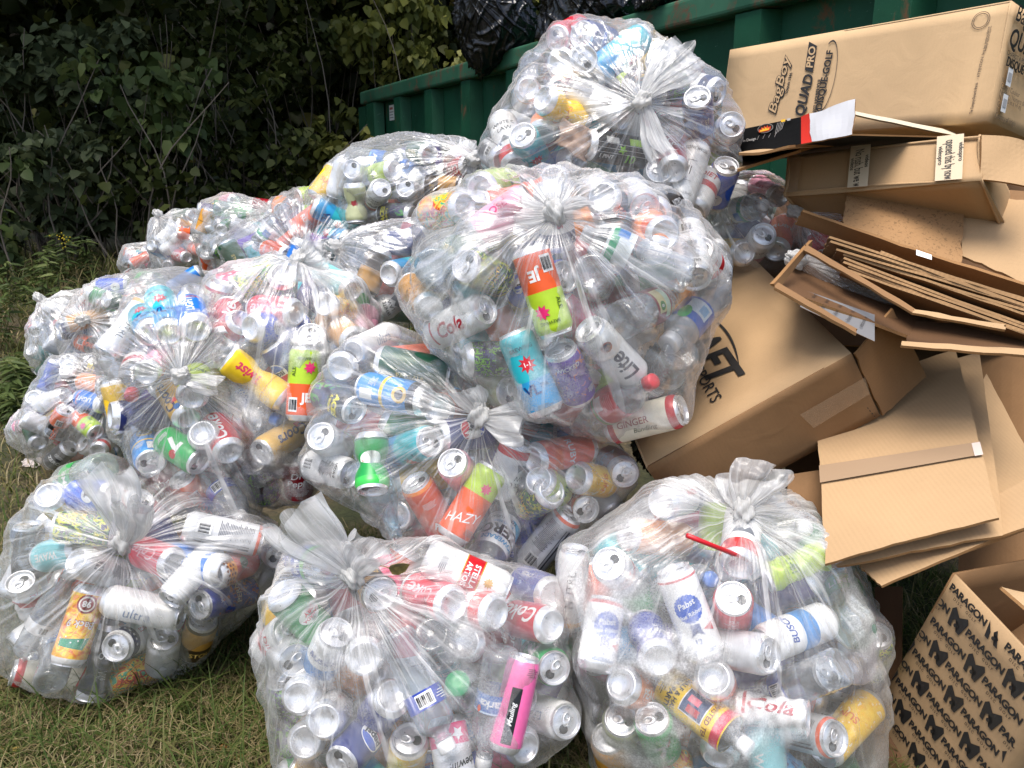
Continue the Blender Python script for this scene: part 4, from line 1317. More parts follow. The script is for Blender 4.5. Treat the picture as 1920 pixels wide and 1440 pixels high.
# name: (what it looks like, base colour or artwork, bands (from, to, colour) as fractions of the height, printed marks)
DES = {
    'teal_star': ('teal and blue can with red starburst', TEAL, [(.0, .42, (38, 150, 205))],
                  [ST(.60), ('t', '1-1', 0, .60, .011, W_, 0, .02), ('t', 'BREWING', 0, .79, .010, (16, 60, 80), 0, .01), ('t', 'IPA', .016, .33, .012, (16, 40, 90), 0, 0), ('t', 'VL', -.009, .31, .026, (16, 60, 120), 0, .03)] + FINE(.12, 0, 3)),
    'orange_lime': ('orange and lime two tone can', LIME, [(.0, .50, ORG)],
                    [('t', 'JE', .006, .30, .026, W_, 0, .04)] + BAR(.22, -.022) + [('p', star_poly(.012, 0, .014, .008, 8), .72, (225, 40, 110)), ('t', 'BREWING', .004, .84, .008, (60, 80, 10), 0, .01), ('t', 'ALE', -.022, .66, .012, (60, 80, 10), 90, .01)]),
    'orange_script': ('orange can with white script and lime shoulder', ORG, [(.62, 1.0, LIME)],
                      [('t', 'HAZY', 0, .30, .026, W_, 20, .0, .4), ('p', star_poly(.01, 0, .012, .007, 8), .72, (225, 60, 120))] + FINE(.2, .03, 4)),
    'orange': ('plain orange can with white fine print', (225, 88, 40), [(.93, 1, (240, 140, 60))], FINE(.75, 0, 5, .03, W_) + [('t', 'AZ', 0, .4, .02, W_, 0, .02)]),
    'purple': ('purple can with floral print', art(((70, 36, 130), (92, 50, 158), (80, 42, 145), (110, 70, 170), (210, 110, 60)), 70), [], [('t', 'WICKED', 0, .80, .012, W_, 0, .02)] + FINE(.3, .03, 5, .02, W_)),
    'lite': ('white can with black slanted lettering', W_, [], [('t', 'Lite', 0, .42, .044, (26, 34, 60), 90, .022, .15), ('p', ring_poly(0, 0, .011, .011, 18), .80, (150, 60, 40)), ('p', ring_poly(0, 0, .008, .008, 18), .80, (30, 40, 80))]),
    'green_art': ('busy green, violet and yellow artwork can', art(((40, 34, 80), (60, 130, 50), (40, 34, 80), (170, 200, 60), (225, 205, 60), (60, 60, 110)), 62), [(.0, .12, (44, 34, 86))], [('t', 'SLOW', 0, .70, .013, YEL, 0, .03), ('t', 'PARTS', .004, .56, .013, YEL, 0, .03)]),
    'monster_art': ('dark can with green and violet cartoon scribbles', art(((24, 20, 44), (70, 60, 120), (24, 20, 44), (110, 170, 40), (24, 20, 44), (160, 150, 180)), 80, 3), [], [('r', -.005, .62, .03, .045, K_)] + FINE(.78, -.005, 9, .026, (190, 200, 180))),
    'cola_white': ('white can with red script ribbon', W_, [], [('t', 'Cola', 0, .55, .04, (190, 30, 50), 90, .02, .3), ('r', 0, .2, .05, .005, (190, 30, 50))]),
    'cola_red': ('red cola can with white script', RED, [], [('t', 'Coke', 0, .5, .040, W_, 90, .02, .3)]),
    'cola_pink': ('pinkish red cola can with pale script', (222, 60, 80), [], [('t', 'Coke', 0, .55, .034, (250, 200, 205), 90, .01, .3)]),
    'pepper': ('dark maroon can with white lettering', (140, 16, 34), [], [('t', 'Dr', -.006, .72, .024, W_, 0, .02, .2), ('t', 'Pepper', .004, .52, .024, W_, 0, .02, .2)] + FINE(.3, 0, 4, .03, W_)),
    'green_soda': ('bright green soda can', GRN, [(.0, .14, (14, 100, 50)), (.8, 1, (60, 190, 80))], [('p', ring_poly(0, 0, .024, .016, 20), .45, (230, 235, 225)), ('t', 'CANADA', 0, .49, .009, RED, 0, .02), ('t', 'DRY', 0, .40, .012, RED, 0, .03)]),
    'lemon_green': ('glossy light green soda can', (22, 170, 80), [], [('t', '7', 0, .5, .05, W_, 0, .05), ('p', ring_poly(.018, 0, .010, .010, 16), .6, RED)] + FINE(.25, 0, 4, .03, W_)),
    'gold_beer': ('gold beer can with dark script', (206, 164, 70), [(.0, .06, (240, 236, 220))], [('t', 'Coors', 0, .52, .034, (28, 36, 80), 90, .03, .3), ('r', .014, .35, .012, .016, (210, 60, 50)), ('p', ring_poly(.014, 0, .008, .008, 14), .16, (60, 110, 170))]),
    'ribbon': ('white can with blue ribbon badge', W_, [(.0, .05, RED), (.9, .93, RED)], [('p', star_poly(0, 0, .024, .0225, 22), .60, (40, 90, 190)), ('t', 'Pabst', -.001, .65, .014, W_, 10, .02, .2), ('t', 'Blue Ribbon', 0, .54, .0095, W_, 10, .015, .1), ('p', [(-.012, -.012), (-.008, -.006), (-.008, .008), (.008, .008), (.008, -.006), (.012, -.012), (0, -.006)], .38, (30, 60, 140)), ('p', [(.012, 0), (.03, .006), (.03, -.008)], .36, RED), ('t', '12', -.002, .25, .013, (60, 90, 160), 0, .02)] + FINE(.17, 0, 3, .04, (120, 140, 180))),
    'pepsi': ('navy cola can with round red white blue badge', (20, 38, 110), [], [('p', ring_poly(0, 0, .025, .025, 28), .5, W_), ('p', ring_poly(0, 0, .023, .023, 20, .28, math.pi - .28), .5, (40, 90, 200)), ('p', ring_poly(0, 0, .023, .023, 20, math.pi + .28, 2 * math.pi - .28), .5, RED), ('t', 'pepsi', 0, .5, .018, K_, 0, .04)]),
    'stella': ('tall white can with red lettered sash', W_, [(.0, .04, GOLD), (.95, .97, GOLD)], [('r', 0, .55, .09, .032, (196, 22, 34)), ('t', 'STELLA', 0, .59, .014, W_, 0, .025), ('t', 'ARTOIS', 0, .50, .013, W_, 0, .025), ('r', 0, .445, .09, .002, GOLD), ('r', 0, .655, .09, .002, GOLD), ('p', star_poly(0, 0, .010, .006, 10), .76, GOLD)] + FINE(.25, 0, 4)),
    'nutrl': ('slim white can with thin black capitals', W_, [(.06, .14, (232, 170, 60))], [('t', 'NUTRL', 0, .55, .022, K_, 90, .0, 0), ('r', .012, .61, .0025, .0025, K_), ('r', .012, .58, .0025, .0025, K_)]),
    'pink_energy': ('slim pink can with black panel', PINK, [(.0, .05, K_)], [('r', 0, .40, .018, .09, K_), ('t', 'Mauling', 0, .42, .012, W_, 90, .01, .2)] + FINE(.9, .02, 5, .02, (120, 30, 80))),
    'silver_fine': ('silver can printed with rows of fine text', (208, 209, 211), [(.93, 1, ORG)], FINE(.86, -.008, 22, .034) + [('r', .026, .5, .004, .11, (70, 70, 74)), ('r', .019, .5, .002, .11, (90, 90, 94))] + BAR(.25, -.004)),
    'white_fine': ('white can printed with rows of fine text', (232, 232, 230), [(.0, .05, (170, 170, 172))], FINE(.84, 0, 16, .03, (70, 70, 80)) + BAR(.26, .0) + [('t', 'USDA 0', 0, .90, .009, K_, 0, .02)]),
    'back9': ('white can with orange and yellow golf artwork', W_, [(.10, .90, art(((244, 150, 30), (250, 205, 40), (240, 170, 30), (230, 120, 20)), 40, 2))],
              [('p', [(-.028, -.012), (.03, -.004), (.03, .010), (-.02, .012)], .70, (20, 140, 100)), ('t', 'Back 9', 0, .47, .021, (150, 24, 40), 0, .03, .15), ('t', 'Back 9', 0, .475, .0195, W_, 0, .006, .15), ('p', ring_poly(0, 0, .0185, .0185, 24), .22, (150, 24, 36)), ('p', ring_poly(0, 0, .015, .015, 24), .22, (245, 238, 225)), ('p', ring_poly(0, 0, .012, .012, 24), .22, (150, 24, 36)), ('t', '98', 0, .22, .016, W_, 0, .03), ('t', 'PLAY', -.024, .2, .006, (150, 24, 36), 60, .01)]
              + [('p', ring_poly(.012 * (k - 1.5), 0, .0016, .0016, 8), .64 + .03 * (k % 3), W_) for k in range(5)]),
    'blue_art': ('blue can with orange creature artwork', art(((24, 44, 130), (30, 66, 170), (24, 44, 130), (34, 90, 180), (210, 120, 40), (36, 70, 150)), 62, 5), [(.80, .97, (28, 50, 140))], [('t', 'WEED', 0, .80, .010, W_, 0, .02), ('t', 'PERNI', 0, .48, .018, (230, 220, 190), 0, .02)]),
    'dots': ('salmon can with orange dotted end', (216, 88, 74), [(.0, .30, (240, 160, 60))], [('p', ring_poly(.009 * (k % 12 - 5.5), 0, .003, .003, 8), .05 + .07 * (k // 12) + .03 * (k % 2), (120, 60, 30)) for k in range(36)] + [('p', ring_poly(0, 0, .013, .012, 16), .5, (70, 130, 90)), ('p', ring_poly(.004, 0, .006, .004, 10), .52, W_)]),
    'golden_black': ('gold and black beer can', (60, 44, 24), [(.45, .9, (190, 140, 60))], [('t', 'STOUT', 0, .3, .018, (220, 180, 90), 0, .02)]),
    'white_flag': ('white can with navy stars', W_, [(.7, .92, (36, 44, 90))], [('t', 'INGS', -.004, .5, .014, RED, 90, .02)] + [('p', star_poly(.011 * (k - 2.5), 0, .004, .002, 5, .3), .81, W_) for k in range(6)]),
    'edmund': ('white can with grey box emblem', (234, 234, 232), [], [('r', 0, .50, .020, .050, (120, 122, 124)), ('r', -.0015, .505, .0175, .047, (240, 240, 240)), ('r', -.0015, .50, .002, .02, K_), ('r', .0035, .50, .002, .02, K_), ('t', 'EDMUNDS', 0, .16, .011, (90, 92, 96), 0, .01, 0), ('t', 'OMETHING', .0, .84, .008, (150, 150, 152), 0, 0)]),
    'ten_black': ('black can with lime tally panels', K_, [(.94, 1, LIME), (.0, .03, SIL)], [('r', -.020, .66, .016, .03, (150, 190, 60)), ('t', '10', .018, .62, .026, (120, 190, 50), 90, .04), ('t', '1 PINT', .018, .25, .012, W_, 90, .02), ('r', -.018, .3, .013, .03, (205, 205, 200)), ('p', star_poly(0, 0, .011, .005, 5), .46, (140, 200, 50)), ('r', 0, .46, .0006, .13, W_), ('r', .009, .46, .0006, .13, W_), ('r', -.010, .46, .0006, .13, W_)]),
    'dew': ('green and white soda can with bold lettering', (60, 170, 60), [(.0, .3, W_)], [('t', 'M', 0, .62, .046, (20, 90, 50), 0, .05, .2), ('p', [(-.03, 0), (-.016, .012), (-.014, -.012)], .66, RED)]),
    'light_blue': ('light blue beer can', (40, 120, 210), [(.0, .2, W_)], [('t', 'LIGHT', 0, .55, .022, W_, 90, .03, .2), ('r', 0, .8, .05, .004, RED)]),
    'deep_blue': ('deep blue can with pale square mark', (24, 56, 160), [(.9, 1, (20, 40, 120))], [('r', 0, .6, .012, .012, (160, 180, 220)), ('r', 0, .6, .010, .010, (24, 56, 160)), ('t', 'CYCLE', .018, .5, .012, W_, 90, .02)]),
    'cobalt': ('cobalt blue can with round pale badge', (30, 90, 215), [(.0, .1, (20, 60, 160))], [('p', ring_poly(0, 0, .017, .017, 20), .34, (228, 228, 230)), ('t', 'T', 0, .36, .016, K_, 0, .04)]),
    'yellow_plain': ('yellow can with pale spots', art(((250, 196, 20), (250, 204, 40), (252, 210, 60), (248, 190, 20), (250, 235, 190)), 60, 9), [(.9, 1, (244, 238, 225))], [('t', 'SUN', 0, .5, .02, (235, 120, 40), 0, .02)]),
    'yellow_twist': ('yellow can with red lettering', (250, 208, 40), [(.0, .06, (226, 90, 60))], [('t', 'Twist', 0, .62, .030, (222, 60, 90), 90, .03, .2), ('r', 0, .3, .08, .002, (220, 150, 20))]),
    'golden': ('metallic amber gold can', (214, 150, 40), [], [('r', 0, .5, .09, .003, (120, 70, 10))]),
    'copper': ('copper coloured can', (176, 96, 56), [(.8, 1, SIL)], [('t', 'ALE', 0, .5, .03, W_, 0, .02)]),
    'amber_orange': ('orange and black can with barcode', (224, 92, 26), [(.0, .5, K_)], BAR(.65, 0, .022, .028) + [('t', 'REIGN', 0, .3, .022, (232, 92, 26), 90, .03)]),
    'aces': ('navy can with yellow block lettering', art(((34, 28, 70), (34, 28, 70), (50, 44, 96), (60, 150, 60)), 60, 4), [(.55, .95, K_)], [('t', 'ACES', 0, .76, .020, (240, 225, 40), 0, .05), ('t', '& EIGHTS', 0, .63, .009, (240, 225, 40), 0, .03)]),
    'sky_twist': ('sky blue and yellow banded can', (40, 140, 215), [(.0, .2, (70, 70, 76)), (.55, .6, YEL), (.94, 1, YEL)], [('r', -.012, .8, .022, .03, W_), ('p', ring_poly(0, 0, .017, .017, 20), .3, (230, 190, 90)), ('p', ring_poly(0, 0, .010, .010, 20), .3, (70, 70, 76))] + FINE(.78, .016, 6, .02, W_)),
    'grey_plain': ('bare silver can', (205, 206, 208), [], []),
    'white_plain': ('plain white can', (236, 236, 234), [(.0, .08, SIL)], [('t', 'ultra', 0, .5, .03, (120, 140, 170), 90, .0, .2)]),
    'white_blue': ('white can with blue mountain band', W_, [(.35, .55, (70, 140, 205))], [('t', 'BUSCH', 0, .70, .018, (40, 70, 150), 0, .03, .2)]),
    'white_red': ('white can with red stripe', W_, [(.45, .6, RED)], [('t', 'DIET', 0, .75, .02, RED, 0, .02, .2)]),
    'white_c': ('white can with curved black capitals', W_, [(.0, .25, (212, 60, 60))], [('t', 'WHITE C', 0, .70, .013, K_, 0, .01), ('t', 'LAW', 0, .58, .016, K_, 0, .0), ('p', [(-.02, -.008), (-.006, .008), (.004, -.002), (.014, .010), (.024, -.008)], .40, (120, 124, 130))]),
    'peach': ('peach orange can', (244, 150, 96), [(.0, .08, W_)], [('t', 'PEACH', 0, .5, .022, W_, 90, .02)]),
    'orange_swirl': ('yellow can with orange swirls', art(((250, 190, 40), (225, 80, 40), (250, 205, 70), (70, 170, 130), (250, 190, 40), (225, 80, 40)), 48, 6), [], [('t', 'ACADE', 0, .5, .02, (200, 40, 40), 90, .03)]),
    'lime_plain': ('lime green can', (178, 206, 50), [], [('t', 'LIME', 0, .6, .02, (70, 110, 20), 0, .02)]),
    'dark_grey': ('charcoal can with pale lettering', (52, 52, 56), [(.9, 1, SIL)], FINE(.7, 0, 6, .03, W_) + [('t', 'ZERO', 0, .4, .02, W_, 0, .02)]),
    'olive': ('pale olive can with red shield', (176, 180, 140), [], [('p', star_poly(0, 0, .014, .010, 6), .5, (150, 40, 40))]),
    'aqua_pale': ('pale aqua seltzer can', (140, 214, 220), [(.0, .1, W_)], [('t', 'WAVE', 0, .55, .022, W_, 90, .02)]),
    'pink_plain': ('pale pink can', (244, 170, 190), [(.0, .1, W_)], [('t', 'ROSE', 0, .5, .02, (220, 70, 120), 90, .02)]),
    'pink_chew': ('pink and white can with black script', (236, 236, 236), [(.0, .38, (226, 60, 120))], [('t', 'chewing', 0, .62, .018, K_, 10, .02, .3), ('p', star_poly(0, 0, .012, .006, 5), .25, W_)]),
    'ginger': ('cream can with red ends and serif lettering', (236, 228, 206), [(.0, .16, (190, 36, 48)), (.86, 1, (190, 36, 48))], [('t', 'GINGER', 0, .42, .018, (150, 30, 40), 90, .01), ('t', 'Bundling', .018, .55, .014, (90, 90, 60), 90, 0, .3)]),
    'black_plain': ('black can', (26, 26, 28), [], [('t', 'NITRO', 0, .5, .018, SIL, 90, .02)]),
    'green_dark': ('dark green can', (18, 84, 56), [], [('t', 'PALE ALE', 0, .5, .014, (220, 200, 120), 90, .02)]),
    'salmon': ('coral orange can', (240, 116, 84), [(.9, 1, (230, 230, 228))], [('t', 'RUBY', 0, .5, .022, W_, 0, .02)]),
}
# bottle labels: (what it looks like, label from/to, colour, marks, cap colour or None, plastic tint)
BOT = {
    'water_blue': ('clear ribbed water bottle with blue barcode label', .50, .64, (36, 62, 160), BAR(.57, .0, .03, .022) + FINE(.61, -.03, 4, .02, W_), (236, 236, 236), 'clear'),
    'water_plain': ('clear ribbed water bottle with white label', .30, .42, (228, 228, 228), BAR(.36, .0, .018, .018) + FINE(.39, .03, 4, .02), (236, 236, 236), 'clear'),
    'aqua_label': ('clear water bottle with bright blue wrap label', .42, .66, (36, 112, 200), [('t', 'AQUAFINA', 0, .52, .022, W_, 90 * 0, .02), ('r', 0, .44, .12, .004, (120, 190, 230))], (70, 120, 200), 'clear'),
    'ozarka': ('clear water bottle with blue wavy label', .34, .50, (56, 110, 180), [('t', 'Ozarka', 0, .42, .020, W_, 0, .02, .1), ('r', 0, .49, .2, .003, (200, 220, 240)), ('p', ring_poly(.03, 0, .004, .006, 10), .47, ORG)], (240, 240, 240), 'clear'),
    'violet_label': ('pale blue bottle with violet label and green dot', .22, .40, (92, 110, 200), [('p', ring_poly(.010, 0, .010, .010, 18), .31, (150, 205, 90)), ('p', ring_poly(-.014, 0, .009, .009, 18), .31, (80, 170, 220)), ('t', 'C', -.034, .31, .02, W_, 0, .03)], None, 'blue'),
    'sport_zero': ('sports drink bottle with white label and black capitals', .36, .80, (236, 238, 240), [('t', 'ZERO', 0, .60, .036, K_, 0, .04), ('t', 'POWERADE', -.004, .72, .015, (50, 150, 205), 0, .03), ('t', 'MIXED BERRY', .004, .50, .008, (50, 150, 205), 0, .01), ('t', 'ZERO SUGAR', .006, .44, .010, K_, 0, .01), ('p', [(-.05, -.006), (-.012, -.006), (-.05, .03)], .44, (70, 185, 225))] + FINE(.7, .05, 8, .02), (238, 238, 238), 'clear'),
    'cola_bottle': ('clear soda bottle with red label and red cap', .38, .66, (206, 30, 44), [('r', 0, .40, .4, .006, (70, 150, 80)), ('r', 0, .425, .4, .003, W_), ('r', -.012, .47, .028, .016, W_)] + FINE(.62, -.005, 9, .03, (250, 190, 190)), (226, 40, 56), 'clear'),
    'milky_blue': ('milky bottle with blue and green label', .40, .72, (60, 110, 200), [('r', 0, .52, .05, .036, (225, 238, 244)), ('r', -.010, .52, .018, .022, (150, 195, 230)), ('p', ring_poly(.02, 0, .012, .02, 14), .66, (80, 190, 110))], (236, 236, 236), 'milky'),
    'maroon_label': ('clear bottle with maroon and green label', .36, .60, (140, 36, 52), [('r', 0, .54, .06, .016, (200, 225, 200)), ('r', -.006, .45, .05, .026, (226, 214, 160)), ('p', ring_poly(.006, 0, .009, .009, 16), .45, (70, 140, 70)), ('t', '8', .006, .45, .012, W_, 0, .02)], None, 'clear'),
    'clear_plain': ('clear bottle without a label', .30, .31, (220, 222, 224), [], None, 'clear'),
    'clear_white': ('clear bottle with white cap', .36, .50, (214, 226, 236), FINE(.46, 0, 4), (238, 238, 238), 'clear'),
    'blue_tint': ('blue tinted bottle', .36, .50, (44, 110, 160), [('t', 'AQUA', 0, .43, .018, W_, 0, .02)], (50, 120, 190), 'blue'),
    'green_cap': ('clear bottle with green cap', .42, .60, (60, 170, 190), [('t', 'MINT', 0, .51, .02, W_, 0, .02)], (24, 140, 80), 'clear'),
    'green_bottle': ('pale green soda bottle', .40, .62, (70, 170, 90), [('t', 'LIME', 0, .51, .024, W_, 0, .02)], (40, 150, 80), 'green'),
    'blue_green': ('clear soda bottle with blue and green label', .40, .62, (40, 62, 150), [('r', 0, .42, .4, .014, (80, 180, 60)), ('t', 'pepsi', 0, .53, .022, W_, 0, .03)], (40, 62, 150), 'clear'),
    'yellow_tea': ('yellow sleeved bottle with white cap', .10, .80, (246, 204, 30), [('r', 0, .745, .4, .016, (220, 40, 80)), ('t', 'TWISTED TEA', .0, .64, .012, (120, 40, 30), 0, .02), ('r', -.002, .48, .044, .046, W_), ('r', -.002, .48, .040, .042, (60, 80, 120)), ('r', -.008, .46, .012, .022, (220, 110, 130)), ('r', .008, .49, .012, .024, (190, 60, 70)), ('t', 'HALF & HALF', .0, .30, .012, K_, 0, .02), ('t', 'TEA PARTY', .0, .24, .013, K_, 0, .03)] + FINE(.18, 0, 3, .03, K_), (240, 240, 240), 'clear'),
    'pink_milk': ('milky pink bottle with pastel label', .45, .68, (240, 180, 200), [('r', 0, .62, .05, .02, (150, 205, 180)), ('t', 'BRIZE', 0, .52, .012, (90, 90, 90), 0, .01)], (236, 236, 236), 'pink'),
    'blue_white': ('clear bottle with blue and white label', .38, .62, (230, 232, 236), [('r', 0, .56, .4, .022, (44, 96, 180))] + FINE(.48, 0, 4), (60, 110, 190), 'clear'),
    'red_cap': ('clear soda bottle with a red cap', .42, .60, (236, 234, 230), [('r', 0, .51, .4, .014, (200, 40, 50))], (214, 40, 50), 'clear'),
    'teal_label': ('clear bottle with teal label', .42, .62, (60, 180, 190), [('t', 'FRESH', 0, .52, .02, W_, 0, .02)], (236, 236, 236), 'clear'),
    'green_label': ('clear ribbed bottle with green and blue label', .55, .78, (226, 232, 232), [('r', 0, .72, .3, .014, (40, 160, 110)), ('r', .018, .66, .024, .02, (60, 120, 190))], (236, 236, 236), 'clear'),
}
PETS = {'clear': pet_mat('clear_plastic'), 'blue': pet_mat('blue_plastic', (.62, .84, .93), .12), 'milky': pet_mat('milky_plastic', (.93, .94, .96), .45),
        'green': pet_mat('green_plastic', (.72, .93, .78), .15), 'pink': pet_mat('pink_plastic', (.96, .86, .90), .45)}


def deform(V, H, kind):
    V = np.array(V, float)
    if kind == 0 or len(V) == 0: return V
    x, y, z = V.T.copy()
    th = np.arctan2(y, x)
    if kind == 1:                                # a thumb dent
        w = np.exp(-((z - .55 * H) / (.16 * H)) ** 2) * np.exp(-((np.abs(np.angle(np.exp(1j * (th - .9))))) / .55) ** 2)
        f = 1 - .30 * w
        x, y = x * f, y * f
    elif kind == 2:                              # kinked in the middle
        w = np.exp(-((z - .5 * H) / (.13 * H)) ** 2)
        crease = .5 + .5 * np.cos(2 * th + 5 * z / H)
        f = 1 - .38 * w * crease
        x, y = x * f, y * f
        a = .42 * smooth((z / H - .35) / .3)
        zc = .5 * H
        x, z = x * np.cos(a) + (z - zc) * np.sin(a) * (z > zc), np.where(z > zc, zc + (z - zc) * np.cos(a) - x * np.sin(a) * .6, z)
    elif kind == 3:                              # crumpled along its length
        w = np.sin(np.pi * np.clip(z / H, 0, 1)) ** .7
        cr = np.abs(np.sin(2.5 * th + 9 * z / H)) * .6 + np.abs(np.sin(1.5 * th - 13 * z / H + 1)) * .5
        f = 1 - .26 * w * cr
        x, y = x * f, y * f * (1 - .18 * w)
    return np.stack((x, y, z), -1)


def decal_polys(item, H):
    """marks as lists of ((s, z) points, faces)"""
    t = item[0]
    if t == 'r':
        _, s, f, w, h, c = item
        z = f * H
        return np.array([(s - w / 2, z - h / 2), (s + w / 2, z - h / 2), (s + w / 2, z + h / 2), (s - w / 2, z + h / 2)]), [(0, 1, 2, 3)], c
    if t == 'p':
        _, pts, f, c = item
        return np.array([(a, b + f * H) for a, b in pts]), [tuple(range(len(pts)))], c
    _, txt, s, f, size, c, rot, bold = item[:8]
    sh = item[8] if len(item) > 8 else 0.0
    V, Fs = text_mesh(txt, bold, sh)
    a = math.radians(rot)
    R = np.array(((math.cos(a), -math.sin(a)), (math.sin(a), math.cos(a))))
    return (V * size) @ R.T + np.array((s, f * H)), Fs, c


def wrap(bm_items, H, r, dfm, mats, slots, VS, FS, MS):
    """lay the marks round a cylinder of radius r in thin layers"""
    for li, item in enumerate(bm_items):
        V2, Fs, c = decal_polys(item, H)
        if len(V2) == 0: continue
        bm = bmesh.new()
        vv = [bm.verts.new((a, b, 0)) for a, b in V2]
        for f in Fs:
            try: bm.faces.new([vv[i] for i in f])
            except ValueError: pass
        lo, hi = V2[:, 0].min(), V2[:, 0].max()
        lim = math.pi * r * .98
        step = r * .26
        k = math.floor(max(lo, -lim) / step)
        cuts = [-lim, lim] + [k * step + j * step for j in range(1, int((min(hi, lim) - max(lo, -lim)) / step) + 2)]
        for s in cuts:
            if lo < s < hi:
                g = bm.verts[:] + bm.edges[:] + bm.faces[:]
                bmesh.ops.bisect_plane(bm, geom=g, plane_co=(s, 0, 0), plane_no=(1, 0, 0))
        bmesh.ops.delete(bm, geom=[f for f in bm.faces if abs(f.calc_center_median().x) > lim], context='FACES')
        bmesh.ops.triangulate(bm, faces=bm.faces[:])
        bm.verts.index_update()
        A = np.array([v.co[:2] for v in bm.verts])
        if len(A):
            th = A[:, 0] / r
            rr = r + .00035 + .00012 * min(li, 8)
            Q = np.stack((rr * np.cos(th), rr * np.sin(th), A[:, 1]), -1)
            Q = deform(Q, H, dfm)
            o = len(VS)
            VS += [tuple(q) for q in Q]
            FS += [tuple(v.index + o for v in f.verts) for f in bm.faces]
            MS += [slots(c)] * len(bm.faces)
        bm.free()


def as_mat(c):
    return c if isinstance(c, bpy.types.Material) else ink(*c)


def lathe(prof, n, dfm, H, VS, FS, MS, slot_of, closed_bottom=True, closed_top=False):
    o = len(VS)
    th = np.linspace(0, 2 * np.pi, n, endpoint=False)
    V = []
    for r, z in prof:
        V.append(np.stack((r * np.cos(th), r * np.sin(th), np.full(n, z)), -1))
    V = deform(np.concatenate(V), H, dfm)
    VS += [tuple(q) for q in V]
    for i in range(len(prof) - 1):
        zm = (prof[i][1] + prof[i + 1][1]) / 2
        s = slot_of(i, zm)
        for k in range(n):
            k2 = (k + 1) % n
            FS.append((o + i * n + k, o + i * n + k2, o + (i + 1) * n + k2, o + (i + 1) * n + k))
            MS.append(s)
    if closed_bottom:
        FS.append(tuple(o + k for k in range(n))[::-1]); MS.append(slot_of(0, prof[0][1]))
    if closed_top:
        b = o + (len(prof) - 1) * n
        FS.append(tuple(b + k for k in range(n))); MS.append(slot_of(len(prof) - 2, prof[-1][1]))


def finish(name, VS, FS, MS, mats, smooth_n=None):
    me = bpy.data.meshes.new(name)
    me.from_pydata(VS, [], FS)
    for m in mats: me.materials.append(m)
    me.polygons.foreach_set('material_index', np.array(MS, np.int32))
    me.polygons.foreach_set('use_smooth', np.ones(len(FS), bool))
    me.update()
    return me


CANM = {}


def can_meshes(kind, design, dfm, n=36):
    k = (kind, design, dfm)
    if k in CANM: return CANM[k]
    r, H = KIND[kind]
    desc, base, bands, marks = DES[design]
    mats = [as_mat(base), ALU]
    def slots(c):
        m = as_mat(c)
        if m not in mats: mats.append(m)
        return mats.index(m)
    zs = sorted(set([.013, H - .0165] + [f * H for b in bands for f in b[:2] if .013 < f * H < H - .0165] + list(np.linspace(.013, H - .0165, 16))))
    body = [(r, z) for z in zs]
    prof = [(.004, .0100), (r * .45, .0085), (r * .66, .0035), (r * .70, .0006), (r * .755, .0), (r * .82, .0022), (r * .95, .0090)] + body + \
           [(r * .985, H - .0130), (r * .90, H - .0065), (r * .835, H - .0030), (r * .832, H - .0018), (r * .855, H - .0006), (r * .842, H), (r * .805, H - .0006)]
    nb = len(prof)
    def slot_of(i, z):
        if z < .0112 or z > H - .0062 or i >= nb - 6: return 1
        for f0, f1, c in bands:
            if f0 * H <= z <= f1 * H: return slots(c)
        return 0
    VS, FS, MS = [], [], []
    lathe(prof, n, dfm, H, VS, FS, MS, slot_of)
    wrap(marks, H, r, dfm, mats, slots, VS, FS, MS)
    bm_ = finish('can_body', VS, FS, MS, mats)
    VS, FS, MS = [], [], []
    lp = [(.0002, H - .0060), (r * .30, H - .0060), (r * .68, H - .0062), (r * .715, H - .0072), (r * .755, H - .0068), (r * .805, H - .0006)]
    lathe(lp, n, dfm, H, VS, FS, MS, lambda i, z: 0, False)
    # the open mouth, a flat dark disc painting the shade inside
    mp = ring_poly(.0, .0128, .0088, .0078, 14)
    Q = deform([(a, b, H - .00565) for a, b in mp], H, dfm)
    o = len(VS); VS += [tuple(q) for q in Q]; FS.append(tuple(o + i for i in range(len(mp)))); MS.append(1)
    lid = finish('can_lid', VS, FS, MS, [ALU, plain('can_mouth_shade', (.03, .03, .03), .6)])
    VS, FS, MS = [], [], []
    outer, inner = ring_poly(0, -.0040, .0076, .0125, 20), ring_poly(0, -.0085, .0046, .0050, 20)
    for zz in (H - .0042, H - .0030):
        VS += [(a, b, zz) for a, b in outer] + [(a, b, zz) for a, b in inner]
    for i in range(20):
        j = (i + 1) % 20
        FS += [(40 + i, 40 + j, 60 + j, 60 + i), (i, 20 + i, 20 + j, j), (i, j, 40 + j, 40 + i), (20 + i, 60 + i, 60 + j, 20 + j)]
    MS = [0] * len(FS)
    VS = [tuple(q) for q in deform(VS, H, dfm)]
    tab = finish('pull_tab', VS, FS, MS, [ALU])
    CANM[k] = (bm_, lid, tab)
    return CANM[k]


BOTM = {}


